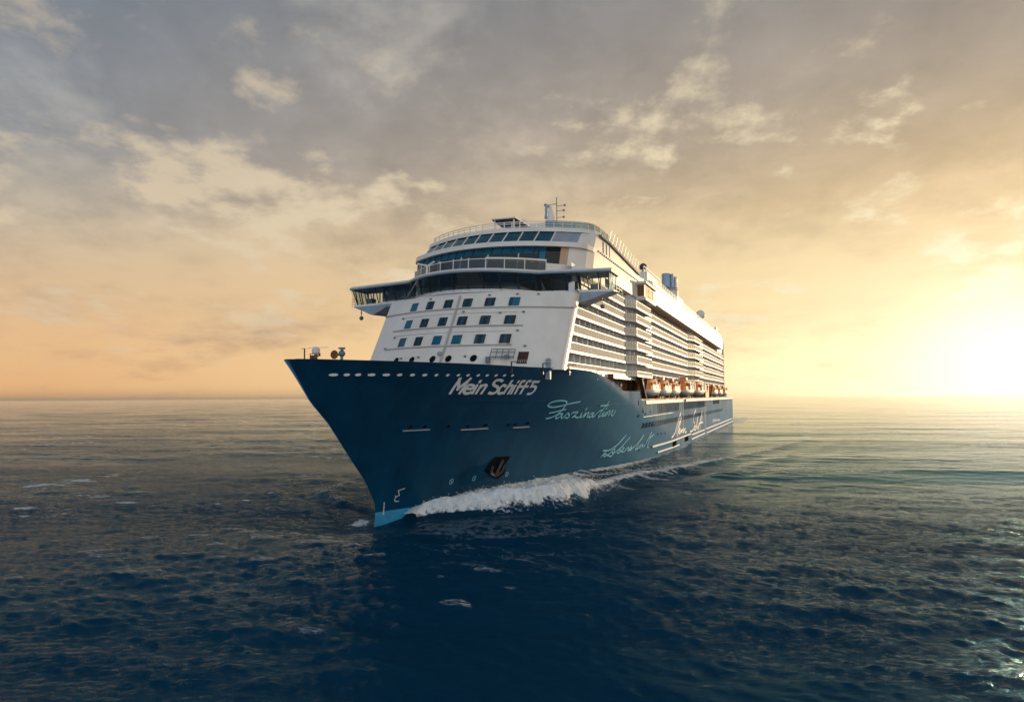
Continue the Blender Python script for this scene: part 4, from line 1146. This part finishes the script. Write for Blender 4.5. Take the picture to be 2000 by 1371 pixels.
def sea_mesh():
    r = np.concatenate([[0.5, 6], np.geomspace(15, 3000, 960), np.geomspace(3030, 60000, 60)])
    th = np.concatenate([np.linspace(-180, -62, 30)[:-1], np.linspace(-62, -40, 80)[:-1], np.linspace(-40, 40, 900)[:-1], np.linspace(40, 62, 80)[:-1], np.linspace(62, 180, 30)])
    TH, RR = np.meshgrid(np.radians(th), r)
    X, Y = RR * np.sin(TH), RR * np.cos(TH)
    dth = np.gradient(np.radians(th)); dr = np.gradient(r)
    sp = np.maximum(RR * dth[None, :], dr[:, None] * .34)
    dX, dY, dZ, J = swell(X, Y, sp)
    sx, sy = to_ship(X, Y)
    near = (sx < 60) & (sx > -330) & (np.abs(sy) < 90)
    sw = np.where(near, ship_wave(sx, sy), 0)
    calm = np.where(near, 1 - .75 * np.exp(-((sx - 27) / 9) ** 2 - (sy / 7) ** 2), 1)
    fade = np.clip((9000 - RR) / 5000, 0, 1)
    V = np.stack([X + dX * fade * calm, Y + dY * fade * calm, dZ * fade * calm + sw], -1)
    # foam: where crests pinch, and the churned water along the hull
    patch = fbm(X / 34 + 3, Y / 34 + 11, 4)
    vis = (RR < 400) & (np.abs(TH) < .7)
    t1, t2 = np.percentile(J[vis], [97.2, 99.5])
    cap_ = np.clip((J - t1 - 1.6 * (t2 - t1) * np.clip(.56 - patch, -.1, 1) / .12) / (t2 - t1), 0, 1) * np.clip((900 - RR) / 500, 0, 1) * .85
    far = np.clip((fbm(X / 4 + 9, Y / 1.8 + 2, 4) - .64) / .06, 0, 1) * np.clip((patch - .46) / .1, 0, 1) * np.clip((RR - 60) / 60, 0, 1) * np.clip((2500 - RR) / 1500, 0, 1) * .8
    cap_ = np.maximum(cap_ * np.clip((RR - 25) / 70, .7, 1), far)
    ay = np.abs(sy); hy = hull_y(np.clip(sx, -252, 28.9), 0.0); cy = np.interp(sx, _sx, _sy)
    d = ay - cy
    wake = np.interp(sx, [-320, -120, -45, -8, 4, 16, 22, 24.5], [.42, .45, .62, .86, 1.0, 1.0, .9, 0])
    inside = np.where(d > 0, np.maximum(np.exp(-(d / 1.25) ** 2), .62 * np.exp(-(d / 3.6) ** 2)), np.exp(-(d / 3.4) ** 2))
    hugging = np.exp(-np.clip(ay - hy, 0, 99) / 1.4) * np.interp(sx, [-320, -252, -60, 0, 12, 20, 23], [.5, .7, .75, .85, .7, .35, 0])
    trail = .30 * np.clip(1 - np.abs(ay - (hy + cy) / 2) / np.maximum((cy - hy) / 2 + 1, 1), 0, 1) * (sx < 8)
    wk = np.where(near, np.maximum(np.maximum(wake * inside, hugging), trail), 0) * np.where(sy < 0, .45, 1) * (.55 + .9 * fbm(sx / 3.0 + 50, sy / 3.0 + 50, 4))
    stern = np.where((sx < -250) & (sx > -330) & (ay < 22), .6, 0)
    splash = .8 * np.exp(-((sx - 28.5) / 2.2) ** 2 - ((sy + 2.3) / 1.5) ** 2) * (sy < -.6)
    foam = np.clip(np.maximum(np.clip(wk, 0, 1), np.maximum(stern, splash)), 0, 1)
    nr, nt = X.shape
    me = bpy.data.meshes.new('sea')
    me.vertices.add(nr * nt)
    me.vertices.foreach_set('co', V.astype(np.float32).ravel())
    i = (np.arange(nr - 1)[:, None] * nt + np.arange(nt - 1)[None, :]).ravel()
    q = np.stack([i, i + nt, i + nt + 1, i + 1], -1).astype(np.int32)[:, ::-1]
    nf = len(q)
    me.loops.add(nf * 4); me.loops.foreach_set('vertex_index', q.ravel())
    me.polygons.add(nf); me.polygons.foreach_set('loop_start', np.arange(nf, dtype=np.int32) * 4)
    me.polygons.foreach_set('use_smooth', np.ones(nf, bool))
    for nm_, val in (('foam', foam), ('caps', cap_), ('chop', chop(X, Y) * np.clip(0.3 + 1.6 * (fbm(X / 40 + 4, Y / 16 + 70, 4) - .1), .25, 1.7))):
        at = me.attributes.new(nm_, 'FLOAT', 'POINT'); at.data.foreach_set('value', val.astype(np.float32).ravel())
    me.update(calc_edges=True)
    return me


sm = bpy.data.materials.new('sea_water')
sm.use_nodes = True
q = NT(sm.node_tree)
tc = q.n('ShaderNodeTexCoord').outputs['Object']
mp = q.n('ShaderNodeMapping', {0: tc, 2: (0, 0, R(-22)), 3: (1.0, 1.9, 1.0)}).outputs[0]
r1 = q.n('ShaderNodeTexNoise', {'Vector': mp, 'Scale': 0.42, 'Detail': 8.0, 'Roughness': 0.66, 'Distortion': 0.5}).outputs[0]
r2 = q.n('ShaderNodeTexNoise', {'Vector': mp, 'Scale': 3.1, 'Detail': 6.0, 'Roughness': 0.66, 'Distortion': 0.3}).outputs[0]
r0 = q.n('ShaderNodeTexNoise', {'Vector': mp, 'Scale': 0.09, 'Detail': 3.0, 'Roughness': 0.55}).outputs[0]
chp = q.n('ShaderNodeAttribute', attribute_name='chop').outputs['Fac']
bmp0 = q.n('ShaderNodeBump', {'Strength': chp, 'Distance': 0.24, 'Height': r0}).outputs[0]
bmp1 = q.n('ShaderNodeBump', {'Strength': chp, 'Distance': 0.20, 'Height': r1, 'Normal': bmp0}).outputs[0]
bmp2 = q.n('ShaderNodeBump', {'Strength': chp, 'Distance': 0.065, 'Height': r2, 'Normal': bmp1}).outputs[0]
fres = q.n('ShaderNodeFresnel', {0: 1.333, 1: bmp2}).outputs[0]
# mirror strength rises steeply towards grazing view and loses its blue as it does
wcol = q.ramp(fres, [(0.0, (.004, .014, .026)), (0.15, (.008, .024, .040)), (0.30, (.014, .044, .070)), (0.43, (.026, .078, .114)), (0.56, (.085, .175, .215)), (0.70, (.32, .40, .42)), (0.86, (.86, .83, .77)), (1.0, (1, .98, .95))])
wgl = q.n('ShaderNodeBsdfGlossy', {0: wcol, 1: 0.14, 'Normal': bmp2})
wdf = q.n('ShaderNodeBsdfDiffuse', {0: (0.0010, 0.030, 0.066, 1), 'Normal': bmp2})
water = q.n('ShaderNodeAddShader', {0: wdf.outputs[0], 1: wgl.outputs[0]})
fo = q.n('ShaderNodeAttribute', attribute_name='foam').outputs['Fac']
f1 = q.n('ShaderNodeTexNoise', {'Vector': tc, 'Scale': 1.5, 'Detail': 8.0, 'Roughness': 0.68, 'Distortion': 0.8}).outputs[0]
f2 = q.n('ShaderNodeTexVoronoi', {'Vector': q.n('ShaderNodeMapping', {0: tc, 3: (1, 1.6, 1)}).outputs[0], 'Scale': 1.1}, feature='DISTANCE_TO_EDGE').outputs[0]
lace = q.m('SUBTRACT', f1, q.m('MULTIPLY', q.m('MINIMUM', f2, .35), .45))
ff = q.step(q.m('ADD', lace, q.m('SUBTRACT', q.m('MULTIPLY', fo, 0.85), 0.82)), 0.0, 0.26)
ff = q.m('MULTIPLY', ff, q.step(fo, 0.02, 0.2))
# whitecaps: thin torn streaks along the breaking crests
cp = q.n('ShaderNodeAttribute', attribute_name='caps').outputs['Fac']
sn = q.n('ShaderNodeTexNoise', {'Vector': q.n('ShaderNodeMapping', {0: tc, 2: (0, 0, R(-22)), 3: (.8, 3.4, 1)}).outputs[0], 'Scale': 2.6, 'Detail': 8.0, 'Roughness': 0.72, 'Distortion': .7}).outputs[0]
fc = q.m('MULTIPLY', q.step(q.m('ADD', sn, q.m('MULTIPLY', cp, .58)), 0.80, 1.06), q.step(cp, 0.03, 0.3))
ff = q.m('MAXIMUM', ff, q.m('MULTIPLY', fc, .85))
foamb = q.n('ShaderNodeBsdfPrincipled', {'Base Color': (0.86, 0.88, 0.89, 1), 'Roughness': 0.9, 'Specular IOR Level': 0.1, 'Normal': q.n('ShaderNodeBump', {'Strength': .8, 'Distance': .25, 'Height': f1}).outputs[0]})
mxs = q.n('ShaderNodeMixShader', {0: ff, 1: water.outputs[0], 2: foamb.outputs[0]})
q.n('ShaderNodeOutputMaterial', {0: mxs.outputs[0]})
sme = sea_mesh(); sme.materials.append(sm)
sea = bpy.data.objects.new('sea', sme); COL.objects.link(sea)
tag(sea, kind='structure')

# ---- breaking bow wave: a heaped sheet of foam with ragged edges, plus thrown clumps of spray
bw = bpy.data.materials.new('breaking_foam')
bw.use_nodes = True
q = NT(bw.node_tree)
tc = q.n('ShaderNodeTexCoord').outputs['Object']
nz = q.n('ShaderNodeTexNoise', {'Vector': tc, 'Scale': 1.3, 'Detail': 8.0, 'Roughness': 0.7, 'Distortion': .6}).outputs[0]
dn = q.n('ShaderNodeAttribute', attribute_name='froth').outputs['Fac']
al = q.step(q.m('ADD', nz, q.m('SUBTRACT', dn, 1.0)), 0.0, 0.22)
fcol = q.mix(q.step(nz, .38, .62), (0.66, 0.74, 0.78, 1), (0.92, 0.93, 0.92, 1))
fb = q.n('ShaderNodeBsdfPrincipled', {'Base Color': fcol, 'Roughness': 0.95, 'Specular IOR Level': 0.1, 'Subsurface Weight': 0.0, 'Normal': q.n('ShaderNodeBump', {'Strength': 1.0, 'Distance': .3, 'Height': nz}).outputs[0]})
tr_ = q.n('ShaderNodeBsdfTransparent')
mx_ = q.n('ShaderNodeMixShader', {0: al, 1: tr_.outputs[0], 2: fb.outputs[0]})
q.n('ShaderNodeOutputMaterial', {0: mx_.outputs[0]})


def bow_wave():
    rng = np.random.RandomState(3)
    xs = np.linspace(25.2, -62, 720); us = np.linspace(0, 1, 90)
    XX, U = np.meshgrid(xs, us, indexing='ij')
    hy = hull_y(XX, 0.6); cy = np.interp(XX, _sx, _sy)
    outer = cy + 1.5 + 1.3 * (fbm(XX / 1.7, XX * 0 + 4, 4) - .5) * 2
    YY = hy - .1 + (outer - hy + .1) * U
    base = ship_wave(XX, YY)
    A = np.interp(XX, [-62, -24, -6, 4, 15, 20, 23, 25.2], [.0, .3, .6, 1.0, 1.5, 1.5, 1.0, .2])
    prof = np.sin(np.pi * np.clip(U, 0, 1) ** 1.7) ** .8
    nn = fbm(XX / 1.5 + 3, YY / 1.5 + 8, 6, .58); fine = fbm(XX / .42 + 30, YY / .42 + 8, 4, .6)
    ZZ = base + .05 + A * prof * (.25 + 1.35 * nn) + .55 * np.interp(XX, [-62, -24, 0, 8, 16], [.2, .6, .9, .6, .1]) * np.exp(-(U / .16) ** 2) * nn + .28 * A * (fine - .5) - .5 * (U > .97) - .25 * (U < .02)
    # the crest leans outwards
    YY = YY + A * .5 * prof * (nn - .2); XX = XX - A * .3 * (fine - .5)
    dens = np.interp(U, [0, .12, .35, .8, .95, 1], [.85, .95, 1.02, 1.1, .95, .5]) * np.interp(XX, [-62, -30, -8, 2, 8, 22, 25.2], [.3, .6, .75, .85, .98, 1.0, .8])
    hug = np.interp(XX, [-62, -30, -6, 6, 16, 20], [.3, .85, .95, .85, .55, .3]) * np.exp(-(U / .2) ** 2)
    gap = np.interp(XX, [-34, -10, 4, 10, 14], [.7, .75, .6, .3, 0]) * np.exp(-((U - .55) / .22) ** 2) + np.interp(XX, [-34, -4, 2, 5], [.6, .6, .3, 0]) * np.clip((U - .6) / .2, 0, 1)
    dens = np.clip(np.maximum(dens - gap, hug), 0, 1.15)
    b = MB(); n0, n1 = XX.shape
    V = np.stack([XX, YY, ZZ], -1).reshape(-1, 3)
    F = []
    for i in range(n0 - 1):
        r_ = i * n1
        for j in range(n1 - 1): F.append((r_ + j, r_ + n1 + j, r_ + n1 + j + 1, r_ + j + 1))
    D = list(dens.ravel())
    V = V.tolist()
    # clumps and drops thrown up by the crest
    ico = []
    g = (1 + 5 ** .5) / 2
    IV = [(-1, g, 0), (1, g, 0), (-1, -g, 0), (1, -g, 0), (0, -1, g), (0, 1, g), (0, -1, -g), (0, 1, -g), (g, 0, -1), (g, 0, 1), (-g, 0, -1), (-g, 0, 1)]
    IF = [(0, 11, 5), (0, 5, 1), (0, 1, 7), (0, 7, 10), (0, 10, 11), (1, 5, 9), (5, 11, 4), (11, 10, 2), (10, 7, 6), (7, 1, 8), (3, 9, 4), (3, 4, 2), (3, 2, 6), (3, 6, 8), (3, 8, 9), (4, 9, 5), (2, 4, 11), (6, 2, 10), (8, 6, 7), (9, 8, 1)]
    for _ in range(2600):
        i = int(np.clip(rng.beta(1.1, 2.2) * n0, 0, n0 - 1)); u = rng.beta(4, 2) if rng.rand() < .72 else rng.rand() * .15
        j = int(u * (n1 - 1)); p = V[i * n1 + j]; a = A[i, j]
        if a < .08: continue
        s = .02 + .055 * rng.rand() ** 3
        c = (p[0] + rng.randn() * .25, p[1] + rng.randn() * .3, p[2] + abs(rng.randn()) * .2 * a)
        if c[1] < float(hull_y(c[0], max(c[2], 0))) + .05: continue
        k = len(V)
        for v in IV: V.append([c[0] + v[0] * s * .5 * (1 + .5 * rng.rand()), c[1] + v[1] * s * .5, c[2] + v[2] * s * .5])
        F += [tuple(k + q_ for q_ in f_) for f_ in IF]; D += [1.3] * 12
    me = bpy.data.meshes.new('bow_wave'); me.from_pydata(V, [], F)
    at = me.attributes.new('froth', 'FLOAT', 'POINT'); at.data.foreach_set('value', np.array(D, np.float32))
    me.polygons.foreach_set('use_smooth', [True] * len(F)); me.materials.append(bw); me.update()
    o = bpy.data.objects.new('bow_wave', me); COL.objects.link(o)
    o.location = (SHIP_X, SHIP_Y, 0); o.rotation_euler = (0, 0, R(-(90 + THETA)))
    tag(o, 'white breaking bow wave curling off the port side of the ship', 'bow wave', kind='stuff')


bow_wave()


# ================================================================== HAZE
hm = bpy.data.materials.new('sea_haze')
hm.use_nodes = True
q = NT(hm.node_tree)
pvn = q.n('ShaderNodeVolumePrincipled', {'Color': (1.0, 0.93, 0.82, 1), 'Density': HAZE, 'Anisotropy': 0.72})
q.n('ShaderNodeOutputMaterial', {'Volume': pvn.outputs[0]})
b = MB()
b.box(-61000, 61000, -61000, 61000, -7.0, 60.0)
haze = b.build('haze', hm)
tag(haze, 'thin warm sea haze lying over the water', 'haze', kind='stuff')
